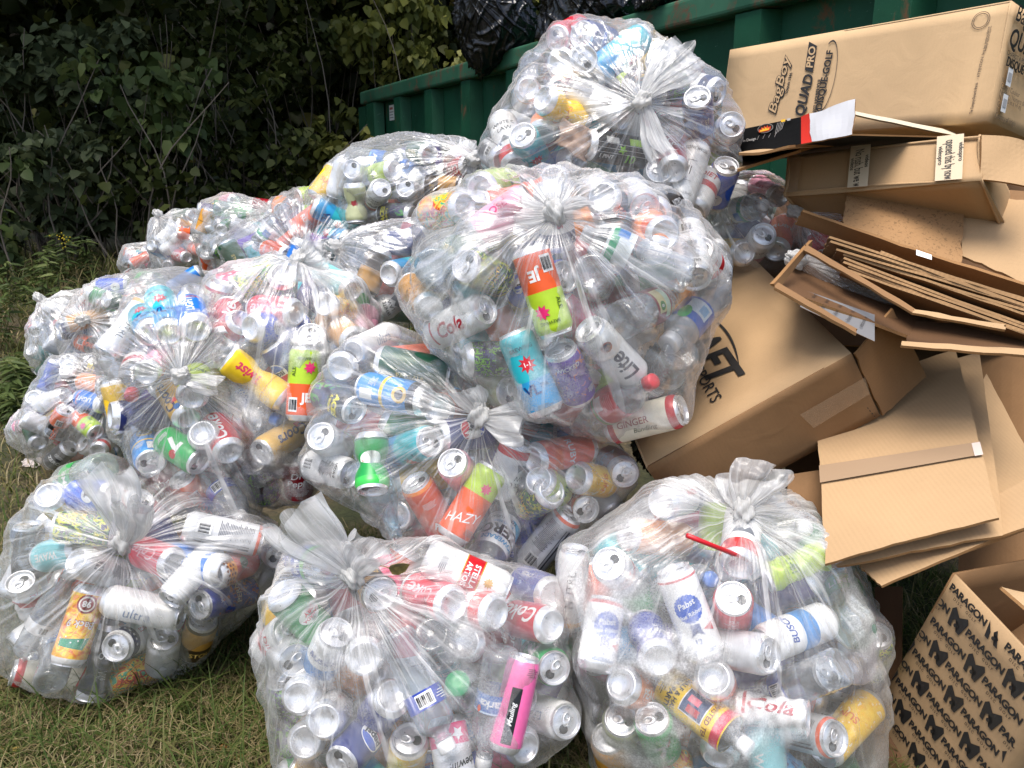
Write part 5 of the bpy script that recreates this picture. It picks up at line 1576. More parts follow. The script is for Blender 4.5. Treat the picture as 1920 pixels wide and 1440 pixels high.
def bottle_meshes(kind, design, dfm, n=36):
    k = (kind, design, dfm)
    if k in BOTM: return BOTM[k]
    r, H = KIND[kind]
    desc, f0, f1, lc, marks, capc, pet = BOT[design]
    prof = [(.003, .008), (r * .45, .006), (r * .72, .001), (r * .86, .0008), (r * .97, .006), (r, .014)]
    if kind == 'water':
        for j in range(14):
            z = .018 + j * (f0 * H - .022) / 13
            prof.append((r * (1.0 if j % 2 else .955), z))
        prof += [(r * .985, f0 * H), (r * .985, f1 * H)]
        for j in range(5):
            prof.append((r * (1.0 if j % 2 else .96), f1 * H + .004 + j * .005))
        z1 = f1 * H + .026
    elif kind == 'sport':
        prof += [(r, .05), (r * .90, f0 * H - .006), (r * .96, f0 * H), (r * .96, f1 * H)]
        z1 = f1 * H + .002
    else:
        prof += [(r, f0 * H * .5), (r * .95, f0 * H - .008), (r * .985, f0 * H), (r * .985, f1 * H)]
        z1 = f1 * H + .006
    zn = H - .026
    z1 = min(z1, zn - .018)
    wide = .0185 if kind in ('sport', 'jar') else .0125
    for t in np.linspace(.08, 1, 8):
        prof.append((r * .99 + (wide - r * .99) * float(smooth(t)), z1 + (zn - z1) * t))
    prof += [(wide, zn + .002), (wide * 1.22, zn + .003), (wide * 1.22, zn + .005), (wide, zn + .006), (wide * .98, H - .001)]
    VS, FS, MS = [], [], []
    lathe(prof, n, dfm, H, VS, FS, MS, lambda i, z: 0)
    body = finish('bottle_body', VS, FS, MS, [PETS[pet]])
    mats = [as_mat(lc)]
    def slots(c):
        m = as_mat(c)
        if m not in mats: mats.append(m)
        return mats.index(m)
    VS, FS, MS = [], [], []
    rl = r * (.965 if kind == 'sport' else .99) + .0006
    lathe([(rl, z) for z in np.linspace(f0 * H, f1 * H, 7)], n, dfm, H, VS, FS, MS, lambda i, z: 0, False)
    wrap(marks, H, rl, dfm, mats, slots, VS, FS, MS)
    lab = finish('wrap_label', VS, FS, MS, mats)
    cap = None
    if capc:
        VS, FS, MS = [], [], []
        rc = wide * 1.16
        th = np.linspace(0, 2 * np.pi, 48, endpoint=False)
        prof = [(rc, zn + .0065), (rc, H - .003), (rc * .93, H), (rc * .3, H + .0002)]
        lathe(prof, 48, dfm, H, VS, FS, MS, lambda i, z: 0, True, True)
        V = np.array(VS)
        rad = np.hypot(V[:, 0], V[:, 1])
        odd = (np.arange(len(V)) % 2 == 0) & (rad > rc * .9)
        V[odd, :2] *= .955
        cap = finish('bottle_cap', [tuple(q) for q in V], FS, MS, [as_mat(capc)])
    BOTM[k] = (body, lab, cap)
    return BOTM[k]


def child(name, me, parent):
    o = bpy.data.objects.new(name, me)
    o.parent = parent
    COL.objects.link(o)
    return o


def put_vessel(kind, design, base_pt, axis, front, dfm, label, detail=True):
    """a can or bottle standing on base_pt, pointing along axis, its printed front turned to front"""
    z = unit(axis)
    x = unit(np.asarray(front) - z * (np.asarray(front) @ z))
    y = np.cross(z, x)
    M = Matrix(((x[0], y[0], z[0], base_pt[0]), (x[1], y[1], z[1], base_pt[1]), (x[2], y[2], z[2], base_pt[2]), (0, 0, 0, 1)))
    isb = design in BOT
    root = bpy.data.objects.new('drink_bottle' if isb else 'drink_can', None)
    root.empty_display_size = .03
    COL.objects.link(root)
    root.matrix_world = M
    if isb:
        b, l, c = bottle_meshes(kind, design, dfm)
        child('body', b, root); child('label', l, root)
        if c: child('cap', c, root)
        tag(root, label, 'bottle', 'empty bottles in the bags')
    else:
        b, l, t = can_meshes(kind, design, dfm)
        child('body', b, root)
        ld = child('lid', l, root)
        if detail: child('pull_tab', t, ld)
        tag(root, label, 'can', 'empty cans in the bags')
    return root
# ------------------------------------------------------------------ the bags
FILM = {'clear': film_mat('clear_film', .085, 0.0, 1.0, .30), 'misty': film_mat('misted_film', .10, .72, .9, .30),
        'damp': film_mat('damp_film', .09, .36, 1.0, .30), 'far': film_mat('far_film', .17, .10, .9, .36),
        'tail': film_mat('gathered_film', .27, 0.0, .6, .55, (.93, .93, .925)), 'knot': film_mat('knotted_film', .72, 0.0, .3, .3, (.92, .91, .88))}
m, nt, out = new_mat('black_film')
p = nd(nt, 'ShaderNodeBsdfPrincipled')
p.inputs['Base Color'].default_value = (.008, .008, .009, 1)
p.inputs['Roughness'].default_value = .24
oc = nd(nt, 'ShaderNodeTexCoord').outputs['Object']
at = nd(nt, 'ShaderNodeAttribute', attribute_name='pleat')
bp = nd(nt, 'ShaderNodeBump'); bp.inputs['Distance'].default_value = .03; bp.inputs['Strength'].default_value = .8
w = noise(nt, oc, 5, 3, 1.2, .5)
h = mth(nt, 'ADD', mth(nt, 'ABSOLUTE', mth(nt, 'SUBTRACT', w, .5)), mth(nt, 'MULTIPLY', noise(nt, mapping(nt, at.outputs['Vector'], (4, 4, 1.)), 1, 2, .4), .25))
nt.links.new(h, bp.inputs['Height']); nt.links.new(bp.outputs[0], p.inputs['Normal'])
nt.links.new(p.outputs[0], out.inputs[0])
FILM['black'] = m
NEXP = 2.4


class Bag:
    def __init__(s, key, poly, c, d, D, knot=None, kd=None, tails=(), film='clear', label='', phrase='', cans=8, bots=2, inner=14, res=1.0, seed=0, far=False):
        s.__dict__.update(locals())
        pts = np.array(poly, float) - np.array(c)
        pts = np.concatenate([pts[i] + (pts[(i + 1) % len(pts)] - pts[i]) * t[:, None] for i in range(len(pts)) for t in [np.linspace(0, 1, 12, endpoint=False)]])
        pts[:, 1] *= -1
        a = np.arctan2(pts[:, 1], pts[:, 0]); R = np.hypot(pts[:, 0], pts[:, 1]) * d / F_PX
        g = np.linspace(-np.pi, np.pi, 361)
        o = np.argsort(a); a, R = a[o], R[o]
        s.ga, s.gr = g, np.interp(g, np.concatenate((a - 2 * np.pi, a, a + 2 * np.pi)), np.tile(R, 3))
        s.C = P(*c, d)
        s.ez = unit(CAM - s.C); s.ex = unit(np.cross(UP, s.ez)); s.ey = np.cross(s.ez, s.ex)
        s.pts = []
        s.used = set()
        s.r = np.random.default_rng(seed + 100)

    def Rphi(s, x, y):
        return np.interp(np.arctan2(y, x), s.ga, s.gr)

    def front(s, px, py):
        x, y = (px - s.c[0]) * s.d / F_PX, -(py - s.c[1]) * s.d / F_PX
        rho = min(math.hypot(x, y) / float(s.Rphi(x, y)), .97)
        return s.D * (1 - rho ** NEXP) ** (1 / NEXP)

    def inside(s, q, r):
        l = np.stack(((q - s.C) @ s.ex, (q - s.C) @ s.ey, (q - s.C) @ s.ez), -1)
        rho = (np.hypot(l[:, 0], l[:, 1]) + r) / s.Rphi(l[:, 0], l[:, 1])
        z = (np.abs(l[:, 2]) + r * .8) / s.D
        gz = ground_z(q[:, 0], q[:, 1])
        return (rho < 1) & (np.minimum(rho, 1) ** NEXP + np.minimum(z, 1) ** NEXP < 1.0) & (q[:, 2] > gz + r)


BAGS = {}
BGRP = 'clear bags of empty cans and bottles'


def bag(key, *a, **k):
    BAGS[key] = Bag(key, *a, **k)


bag('A', [(5, 1130), (15, 1060), (40, 990), (60, 940), (110, 895), (190, 868), (300, 900), (400, 945), (505, 975), (538, 1030), (520, 1110), (470, 1180), (400, 1225), (330, 1265), (250, 1285), (160, 1290), (80, 1265), (25, 1220)],
    (265, 1090), 1.74, .235, (228, 1015), None, [((200, 880), 0.00, .042, 1), ((270, 960), -.08, .025, 2)], 'clear',
    'knotted clear bag of cans and bottles on the grass at front left', 'the front left bag', 14, 3, 22, seed=1)
bag('B', [(480, 1200), (490, 1130), (520, 1060), (580, 1010), (700, 1000), (830, 1020), (960, 1080), (1030, 1120), (1050, 1200), (1075, 1290), (1085, 1350), (1050, 1400), (980, 1440), (930, 1500), (800, 1560), (620, 1550), (530, 1470), (500, 1350)],
    (775, 1270), 1.45, .225, (655, 1070), 1.27, [((575, 955), -.02, .048, 3), ((700, 1030), -.03, .025, 4)], 'damp',
    'clear bag full of cans with a large puffed tail at bottom centre', 'the bottom centre bag', 15, 3, 26, seed=2)
bag('C', [(1050, 1100), (1080, 1010), (1130, 960), (1220, 915), (1330, 895), (1450, 890), (1530, 930), (1580, 1000), (1630, 1080), (1650, 1180), (1650, 1300), (1640, 1420), (1600, 1530), (1400, 1600), (1200, 1580), (1120, 1480), (1080, 1360), (1055, 1230)],
    (1360, 1240), 1.46, .235, (1390, 985), 1.36, [((1392, 895), .05, .058, 5), ((1470, 940), .04, .04, 6), ((1398, 1080), -.05, .03, 7)], 'misty',
    'fogged clear bag with a red straw at bottom right', 'the bottom right bag', 14, 4, 26, seed=3)
bag('D', [(575, 830), (580, 750), (610, 670), (680, 620), (800, 640), (900, 720), (1000, 780), (1100, 790), (1165, 830), (1190, 880), (1185, 950), (1130, 1010), (1060, 1065), (990, 1085), (900, 1070), (800, 1030), (700, 980), (640, 930), (580, 890)],
    (860, 865), 1.66, .235, (900, 775), 1.40, [((880, 728), -.02, .018, 8), ((985, 798), -.02, .032, 9)], 'clear',
    'wide clear bag with a twisted white knot in the middle of the pile', 'the twisted knot bag', 11, 2, 22, seed=4)
bag('E', [(745, 590), (760, 500), (790, 420), (830, 370), (920, 330), (1020, 310), (1120, 312), (1220, 345), (1310, 400), (1352, 460), (1350, 545), (1326, 605), (1290, 650), (1272, 700), (1268, 765), (1250, 800), (1150, 825), (1050, 800), (950, 770), (860, 710), (780, 640)],
    (1060, 560), 1.54, .25, (1040, 402), None, [((975, 398), .01, .026, 10), ((1105, 388), .02, .022, 11)], 'damp',
    'biggest clear bag, gathered in a star of pleats at the centre of the pile', 'the big central bag', 12, 3, 26, seed=5)
bag('F', [(890, 290), (920, 210), (960, 140), (1010, 80), (1060, 45), (1120, 38), (1200, 55), (1240, 90), (1300, 110), (1350, 180), (1375, 240), (1383, 300), (1360, 350), (1330, 400), (1260, 390), (1180, 340), (1100, 310), (1000, 330), (930, 340), (895, 320)],
    (1150, 220), 1.80, .235, (1205, 190), None, [((1272, 85), .02, .030, 12), ((1250, 285), -.02, .024, 13)], 'clear',
    'topmost clear bag of cans with an upright tail before the green skip', 'the topmost bag', 12, 2, 22, seed=6)
bag('G', [(355, 620), (380, 540), (430, 490), (520, 480), (620, 490), (680, 530), (720, 600), (700, 680), (680, 760), (640, 860), (590, 930), (520, 965), (460, 940), (400, 860), (365, 760)],
    (530, 710), 1.86, .255, (560, 487), None, [((600, 470), .0, .03, 14)], 'misty',
    'misted clear bag with a bent yellow can, left of the twisted knot', 'the misted left bag', 11, 2, 20, seed=7)
bag('H', [(190, 690), (225, 590), (250, 520), (320, 492), (400, 512), (425, 590), (450, 690), (480, 760), (515, 870), (498, 960), (440, 985), (380, 970), (310, 930), (250, 880), (210, 800)],
    (345, 745), 1.80, .235, (338, 702), 1.53, [((395, 735), -.01, .012, 15)], 'clear',
    'tall clear bag tied at its waist with fan pleats above and below', 'the fan pleated bag', 11, 2, 20, seed=8)
bag('I', [(40, 800), (60, 730), (100, 670), (170, 655), (240, 680), (270, 760), (260, 850), (200, 880), (130, 885), (60, 860)],
    (155, 780), 2.85, .24, (215, 700), None, [((245, 690), -.02, .05, 16)], 'clear',
    'clear bag at the far left with an orange and a lime can showing', 'the far left bag', 10, 2, 12, res=.7, seed=9, far=True)
bag('I2', [(18, 805), (40, 770), (80, 758), (92, 830), (50, 850), (22, 830)], (56, 808), 3.05, .10, None, None, [((70, 752), 0, .04, 36)], 'far',
    'small crumpled clear bag peeping out at the left edge of the pile', 'the tiny left edge bag', 2, 0, 2, res=.5, seed=10, far=True)
bag('J', [(55, 670), (65, 600), (110, 550), (180, 530), (250, 545), (270, 620), (230, 700), (160, 730), (90, 715)],
    (150, 632), 3.75, .27, (75, 560), None, [], 'far', 'greyish clear bag resting on the grass, farthest to the left', 'the greyish leftmost bag', 9, 2, 8, res=.6, seed=11, far=True)
bag('K', [(122, 630), (152, 552), (230, 510), (335, 490), (410, 500), (430, 560), (390, 630), (300, 700), (200, 712), (128, 700)],
    (270, 595), 3.1, .25, (170, 600), None, [], 'far', 'clear bag with a flat blue can behind the fan pleated bag', 'the flat blue can bag', 10, 2, 10, res=.6, seed=12, far=True)
bag('L', [(225, 500), (235, 465), (280, 455), (320, 480), (325, 525), (250, 535)], (272, 495), 4.6, .2, (300, 458), None, [], 'far',
    'tiny distant clear bag lowest in the far row', 'the tiny distant bag', 4, 1, 3, res=.5, seed=13, far=True)
bag('M', [(278, 465), (286, 412), (340, 394), (405, 384), (432, 440), (410, 520), (290, 515)], (350, 452), 4.1, .25, (300, 405), None, [], 'far',
    'small distant clear bag of pale cans at the wood edge', 'the pale distant bag', 7, 1, 5, res=.5, seed=14, far=True)
bag('N', [(358, 435), (378, 380), (430, 362), (505, 372), (575, 396), (590, 480), (490, 530), (380, 515)], (460, 440), 3.7, .25, (520, 395), None, [((545, 380), 0, .05, 17)], 'far',
    'domed distant clear bag highest in the far row', 'the domed distant bag', 8, 2, 6, res=.6, seed=15, far=True)
bag('O', [(415, 485), (470, 405), (560, 355), (645, 340), (735, 372), (785, 440), (760, 540), (650, 585), (510, 575), (425, 540)],
    (605, 460), 2.62, .28, (570, 480), None, [((610, 478), -.02, .03, 18)], 'clear',
    'clear bag with two teal cans behind the misted bag', 'the teal cans bag', 11, 2, 14, res=.8, seed=16, far=True)
bag('T', [(562, 385), (630, 305), (695, 258), (762, 243), (838, 258), (910, 290), (940, 350), (915, 425), (780, 460), (650, 450)],
    (755, 345), 2.5, .27, (880, 300), None, [], 'clear', 'clear bag of pale cans below the green skip, left of the topmost bag', 'the bag below the skip', 13, 2, 14, res=.8, seed=17, far=True)
bag('Q', [(625, 535), (645, 452), (720, 420), (812, 405), (825, 500), (800, 600), (720, 625), (645, 600)], (725, 515), 2.05, .18, (640, 470), None, [], 'clear',
    'half empty clear bag wedged beside the big central bag', 'the half empty bag', 6, 3, 5, res=.7, seed=18)
bag('R', [(1330, 470), (1335, 390), (1365, 332), (1440, 332), (1490, 370), (1502, 430), (1470, 510), (1400, 530)], (1415, 430), 1.98, .2, (1335, 350), None, [], 'clear',
    'clear bag squeezed between the topmost bag and the boxes', 'the bag beside the boxes', 8, 3, 8, res=.7, seed=19)
bag('S', [(1490, 450), (1520, 395), (1600, 375), (1650, 430), (1610, 490), (1520, 490)], (1565, 435), 1.86, .09, (1500, 400), None, [], 'far',
    'flat grey clear bag pinned under the speckled cardboard', 'the pinned bag', 2, 1, 2, res=.5, seed=20)
bag('V', [(1490, 505), (1520, 478), (1600, 500), (1700, 555), (1660, 585), (1560, 560)], (1590, 530), 1.60, .04, (1500, 490), None, [], 'far',
    'crumpled empty clear bag stuffed in the open box', 'the empty bag in the box', 0, 0, 0, res=.6, seed=21)

# hero vessels: bag, kind, design, lid or cap end (px), base end (px), '+' lid nearer / '-' lid farther, turn of the print, deformation
HERO = '''
A tall back9 128,1240 172,1103 - 0 0
A tall white_plain 335,1163 205,1117 + 30 0
A slim nutrl 322,1118 410,1018 + 90 0
A tall blue_art 378,1130 470,1110 + 10 0
A std dots 468,1052 402,1076 - 0 1
A std white_flag 220,1210 272,1186 + 20 0
A std grey_plain 308,1198 302,1250 + 0 0
A std golden_black 381,1164 362,1222 + 40 0
A water water_plain 130,1075 58,1218 + 10 0
A tall silver_fine 495,1022 345,980 - 0 0
A std white_c 522,1042 500,1010 + 0 0
A std aqua_pale 82,1042 150,1032 - 0 0
A std white_red 40,1090 62,1150 + 40 3
A std cobalt 142,925 210,932 - 0 0
A soda green_bottle 110,905 190,880 - 0 0
A std cola_pink 265,1030 325,1060 - 0 0
A tall ultra_ 318,1040 420,1075 - 0 0
B water water_blue 852,1425 728,1165 + 0 0
B std ribbon 590,1275 562,1305 - 0 0
B std lite2 632,1325 608,1350 - 0 0
B std golden 600,1360 573,1388 - 0 0
B std pepsi 640,1425 712,1355 + -20 0
B std cola_blue 700,1345 736,1308 - 0 0
B std yellow_plain 768,1388 758,1450 + 0 0
B water ozarka 905,1430 942,1225 - -10 0
B slim pink_energy 985,1235 945,1400 + 0 0
B tall stella 955,1112 795,1040 + 0 0
B std cola_red 958,1158 1035,1172 - 20 0
B std green_soda 600,1190 528,1108 - -20 0
B tall white_blue 630,1190 590,1270 + 0 0
B std grey_plain 552,1238 520,1200 + 0 0
B soda blue_green 540,1048 640,1070 - 0 0
B std dark_grey 690,1195 684,1232 - 0 0
B std white_plain 1062,1352 1000,1335 + 0 0
B std lemon_green 1040,1252 1000,1225 + 0 0
B std deep_blue 975,1090 1035,1115 - 0 0
B sport green_cap 858,1283 890,1318 + 0 0
B tall white_c 820,1120 930,1150 - 0 0
B std cola_pink 790,1110 850,1135 - 0 2
B std white_red 540,1185 500,1215 + 0 0
C tall ribbon 1262,1070 1325,1228 + 0 0
C std ribbon2 1138,1125 1116,1255 - 15 0
C std cola_pink 1375,1122 1372,1165 + 0 0
C tall busch2 1433,1215 1550,1155 + 20 0
C tall grey_plain 1438,1222 1305,1212 + 0 0
C tea yellow_tea 1400,1390 1232,1282 + 0 0
C water water_blue 1400,1335 1572,1240 - 0 0
C soda dew_bottle 1568,1062 1602,1180 - 0 0
C soda pink_milk 1620,1135 1602,1250 - 0 0
C tall yellow_plain 1545,1415 1632,1310 + 20 1
C std orange 1348,1290 1338,1272 - 0 0
C std peach 1215,1300 1165,1285 - 0 0
C std grey_dent 1165,1350 1160,1390 + 0 0
C std lemon_green 1222,1350 1245,1405 + 0 1
C std golden 1140,1385 1155,1440 + 0 0
C slim nutrl 1078,1030 1062,1175 + 0 0
C std white_red 1142,1058 1170,1085 + 0 0
C std deep_blue 1215,1190 1235,1235 - 0 2
C tall silver_fine 1560,1375 1440,1365 + 0 0
C std lite2 1300,925 1240,945 - 0 0
C tall white_c 1395,955 1385,1060 - 0 0
C std green_art 1640,1190 1630,1260 + 0 0
D tall orange 778,903 842,1010 + 0 0
D tall orange_script 938,858 832,1028 - 0 0
D sport sport_zero 905,1062 968,940 + 0 0
D tall silver_fine 1068,962 985,1065 + 0 0
D water violet_label 742,1005 688,835 + 10 0
D tall teal_star 807,828 735,850 + 60 0
D std aces 665,770 600,735 + 20 0
D tall sky_twist 680,725 800,752 - 0 0
D std grey_plain 602,818 640,845 + 0 0
D std white_fine 655,890 580,868 + 0 0
D tall salmon 1105,838 1000,862 - 0 0
D std yellow_plain 1140,905 1080,895 - 0 0
D std orange2 1172,888 1140,860 + 0 0
D std black_plain 672,660 640,690 - 0 0
D slim white_plain 735,625 665,660 - 0 0
D std pink_plain 848,868 880,905 + 0 0
D std green_art 985,950 1035,920 - 0 0
D std lime_plain 1050,925 1010,900 - 0 0
E tall orange_lime 1048,640 988,452 + 0 0
E tall teal_star 962,620 1028,778 + 0 0
E std purple 1050,655 1088,748 + 0 0
E tall lite 1105,618 1192,708 + 0 0
E soda cola_bottle 1222,715 1080,795 + 0 0
E tall ginger 1278,768 1140,805 + 0 0
E std green_art 873,498 945,528 + 0 0
E tall cola_white 908,580 812,628 + 0 0
E soda blue_tint 835,530 812,500 - 0 0
E std golden 770,535 805,578 - 0 3
E soda clear_plain 1130,560 1110,512 - 0 0
E tall peach 1205,378 1228,475 - 0 0
E tall white_fine 1304,522 1288,425 + 0 0
E sport milky_blue 1255,645 1342,545 + 0 0
E soda maroon_label 1270,555 1165,600 - 0 0
E std olive 958,735 900,735 + 0 0
E water clear_white 1345,455 1340,560 - 0 0
E std orange_swirl 800,402 872,388 - 0 0
E std grey_plain 1208,390 1180,360 + 0 0
E std black_plain 1258,385 1225,400 - 0 0
E std lime_plain 955,345 900,355 - 0 0
E std green_dark 850,470 890,490 - 0 0
E std white_red 1310,470 1340,520 + 0 0
E soda clear_white 1230,735 1275,665 - 0 0
E tall salmon 1190,430 1245,440 - 0 0
E std amber_orange 1165,400 1130,370 - 0 0
F tall teal_star 1208,72 1108,138 - 60 0
F std pepsi 1090,65 1145,82 + 0 0
F std white_plain 1095,112 1075,130 + 0 0
F std yellow_plain 1088,225 1018,185 - 0 2
F tall white_fine 1075,165 1172,222 - 20 0
F std deep_blue 1307,184 1312,245 + 0 0
F soda clear_plain 1245,220 1252,242 - 0 0
F tall ten_black 1218,292 1100,268 - 0 0
F tall teal2 980,255 1018,318 + 0 0
F tall edmund 1270,388 1308,275 + 0 0
F std grey_plain 1236,320 1228,362 + 0 0
F std cobalt 1362,312 1338,380 + 0 0
F std white_red 1372,235 1350,260 + 0 0
F std cola_red 1045,72 1090,55 + 0 1
F std cola_pink 1080,135 1050,118 - 0 0
F tall white_c 940,225 968,310 - 0 0
F std silver_fine 918,282 945,300 - 0 0
F soda blue_white 1180,150 1220,180 - 0 0
F std pepper 1255,275 1262,320 - 0 0
F std diet2 1330,330 1300,395 - 0 0
G tall yellow_twist 428,672 535,752 - 0 2
G tall orange_lime 573,650 565,790 - 0 0
G water aqua_label 520,790 388,728 + 0 0
G tall gold_beer 492,848 578,795 + 0 0
G std pepper 552,855 562,930 + 10 0
G std monster_art 478,868 502,935 + 0 0
G tall cobalt 570,612 472,616 - 0 0
G std cola_pink 478,580 555,586 - 0 0
G std aces 530,562 530,515 - 0 0
G std yellow_plain 655,580 610,570 - 0 3
G tall golden_y 610,600 665,640 - 0 0
G tall white_c 400,672 452,600 - 0 0
G std cola_red 428,585 420,640 - 0 2
G std cola_crush 420,800 470,790 - 0 0
G std pepper2 412,830 470,850 - 0 0
G slim aqua_pale 600,510 660,545 - 0 0
G soda clear_plain 440,620 470,670 - 0 0
H std lemon_green 372,868 308,820 + 0 0
H std grey_plain 405,845 380,812 - 0 0
H std pepper 290,875 345,950 + 0 0
H std amber_orange 342,895 390,968 + 0 0
H water water_blue 452,975 372,855 + 0 0
H std sky_twist 282,868 272,820 + 0 0
H tall teal_star 298,552 318,625 - 0 0
H std teal2 268,590 285,625 - 0 0
H std light_blue 355,570 368,620 - 0 0
H std pink_plain 305,660 275,700 - 0 3
H std lime_plain 372,700 360,745 - 0 0
H soda blue_white 430,925 445,985 - 0 0
H std cola_red 400,790 430,850 - 0 0
I std amber_orange 122,768 102,815 + 0 0
I std orange_lime 178,812 145,778 + 0 0
I std dark_grey 130,838 98,868 + 0 0
I tall lite 75,758 120,742 - 90 0
I std light_blue 150,745 195,760 - 0 0
I std white_c 205,818 185,845 - 0 0
I std peach 155,715 195,725 - 0 0
I std green_dark 60,800 72,832 - 0 0
K std cobalt 185,540 240,535 - 0 0
K std cola_white 158,575 180,548 - 0 0
K std copper 222,600 240,625 + 0 0
K std amber_orange 150,640 190,655 - 0 0
M std salmon 360,465 380,470 - 0 0
M std cola_red 330,478 350,482 - 0 0
N std pink_plain 420,380 440,376 - 0 0
N soda teal_label 420,460 450,450 - 0 0
O tall teal_star 682,430 580,385 - 40 0
O std teal2 605,435 655,450 - 0 0
O std grey_plain 672,388 690,410 + 0 0
O std purple 610,465 585,455 + 0 0
O std orange 500,468 540,480 - 0 0
O std deep_blue 470,510 500,505 - 0 0
T tall lite 880,280 845,305 - 90 0
T std cola_red 845,320 880,310 - 0 0
T std lime_plain 700,330 740,318 - 0 0
T std green_dark 775,285 805,290 - 0 0
T std grey_plain 660,318 690,330 + 0 0
T std aces 715,402 775,402 - 0 0
T std white_plain 760,352 780,365 + 0 0
T std white_c 715,352 700,380 + 0 0
Q tall teal_star 790,500 730,515 - 0 0
R water green_label 1430,388 1330,402 + 0 0
R std pink_chew 1432,440 1408,475 + 0 0
R tall salmon 1470,420 1455,470 - 0 0
R std pink_plain 1420,345 1460,370 - 0 3
R std yellow_plain 1365,470 1395,475 - 0 0
'''
ALIAS = {'ultra_': 'light_blue', 'lite2': 'white_flag', 'cola_blue': 'deep_blue', 'ribbon2': 'ribbon', 'busch2': 'white_blue', 'dew_bottle': 'green_bottle', 'grey_dent': 'olive',
         'orange2': 'copper', 'teal2': 'aqua_pale', 'diet2': 'white_red', 'golden_y': 'golden', 'cola_crush': 'cola_white', 'pepper2': 'copper'}
ALIAS['teal2'] = 'teal_star'
SPH, SPR, SPK = [], [], []
n_can = n_bot = 0
LABELS = {}


def pose_word(axis, isb):
    f = axis @ unit(-FWD)
    end = ('cap', 'base') if isb else ('lid', 'base')
    if f > .72: return end[0] + ' facing out'
    if f < -.72: return end[1] + ' facing out'
    if axis[2] > .6: return 'upright'
    if axis[2] < -.6: return 'upside down'
    px = axis @ RT
    if axis[2] > .3: return 'leaning ' + ('right' if px > 0 else 'left')
    if axis[2] < -.3: return 'tipped ' + ('right' if px > 0 else 'left')
    return 'lying, ' + end[0] + (' right' if px > 0 else ' left')


def spheres(base, axis, H, r):
    k = 6
    t = np.linspace(r * .8, H - r * .8, k)
    return base + np.outer(t, axis)


def register(b, kind, design, base, axis, front, dfm, detail=True):
    global n_can, n_bot
    isb = design in BOT
    r, H = KIND[kind]
    desc = (BOT if isb else DES)[design][0]
    if dfm == 2: desc = 'bent ' + desc
    if dfm == 3: desc = 'crushed ' + desc
    if dfm == 1: desc = 'dented ' + desc
    lab = '%s, %s, in %s' % (desc, pose_word(axis, isb), b.phrase)
    w = lab.replace(',', '').split()
    if len(w) > 16: lab = '%s, %s, %s' % (desc, pose_word(axis, isb), b.phrase)
    if len(lab.replace(',', '').split()) > 16: lab = '%s in %s' % (desc, b.phrase)
    if lab in LABELS:
        c = base + axis * H / 2
        x0, y0, _ = proj(c); x1, y1 = LABELS[lab]
        extra = ('right of' if x0 > x1 else 'left of') if abs(x0 - x1) > abs(y0 - y1) else ('below' if y0 > y1 else 'above')
        lab = '%s %s its twin in %s' % (desc, extra, b.phrase)
    if lab in LABELS: return None
    LABELS[lab] = proj(base + axis * H / 2)[:2]
    o = put_vessel(kind, design, base, axis, front, dfm, lab, detail)
    q = spheres(base, axis, H, r)
    SPH.append(q); SPR.append(np.full(6, r * .93)); SPK.append(b.key)
    th = np.linspace(0, 2 * np.pi, 10, endpoint=False)
    x = unit(np.cross(axis, (0.3, .5, .81))); y = np.cross(axis, x)
    circ = np.outer(np.cos(th), x) + np.outer(np.sin(th), y)
    if isb:
        b.pts += list(base + axis * .01 + circ * r) + list(base + axis * H * .72 + circ * r) + list(base + axis * (H + .001) + circ * .014)
    else:
        b.pts += list(base + circ * r * .9) + list(base + axis * .012 + circ * r) + list(base + axis * (H - .016) + circ * r) + list(base + axis * H + circ * r * .86)
    b.used.add(design)
    if isb: n_bot += 1
    else: n_can += 1
    return o


for line in HERO.strip().splitlines():
    k, kind, des, l_, b_, sg, roll, dfm = line.split()
    des = ALIAS.get(des, des)
    b = BAGS[k]
    L = np.array([float(q) for q in l_.split(',')]); Bp = np.array([float(q) for q in b_.split(',')])
    r, H = KIND[kind]
    M = (L + Bp) / 2
    dm = b.d - b.front(*M) + r + .004
    for it in range(3):
        v2 = (L - Bp) * dm / F_PX
        ln = np.linalg.norm(v2)
        sn = math.sqrt(max(0.0, 1 - min(1.0, ln / H) ** 2))
        dm = b.d - b.front(*M) + r * (1 - .3 * sn) + .5 * H * sn + .004
    h2 = v2 / max(ln, 1e-6) * min(ln, H)
    ax = RT * h2[0] - UP * h2[1] + (-FWD if sg == '+' else FWD) * H * sn
    # the sight line there is not the camera axis: turn the pose onto it
    mid = P(*M, dm)
    los = unit(mid - CAM)
    rr_ = unit(np.cross(los, UP)); uu_ = np.cross(rr_, los)
    ax = unit(rr_ * h2[0] - uu_ * h2[1] + (-los if sg == '+' else los) * H * sn)
    base = mid - ax * H / 2
    # keep above the ground
    for e_ in (base, base + ax * H):
        gz = float(ground_z(e_[0], e_[1])) + r * .9
        if e_[2] < gz: base = base + ZZ * (gz - e_[2])
    tocam = CAM - mid
    x = unit(tocam - ax * (tocam @ ax)); y = np.cross(ax, x)
    a = math.radians(float(roll))
    register(b, kind, des, base, ax, x * math.cos(a) + y * math.sin(a), int(dfm), not b.far)

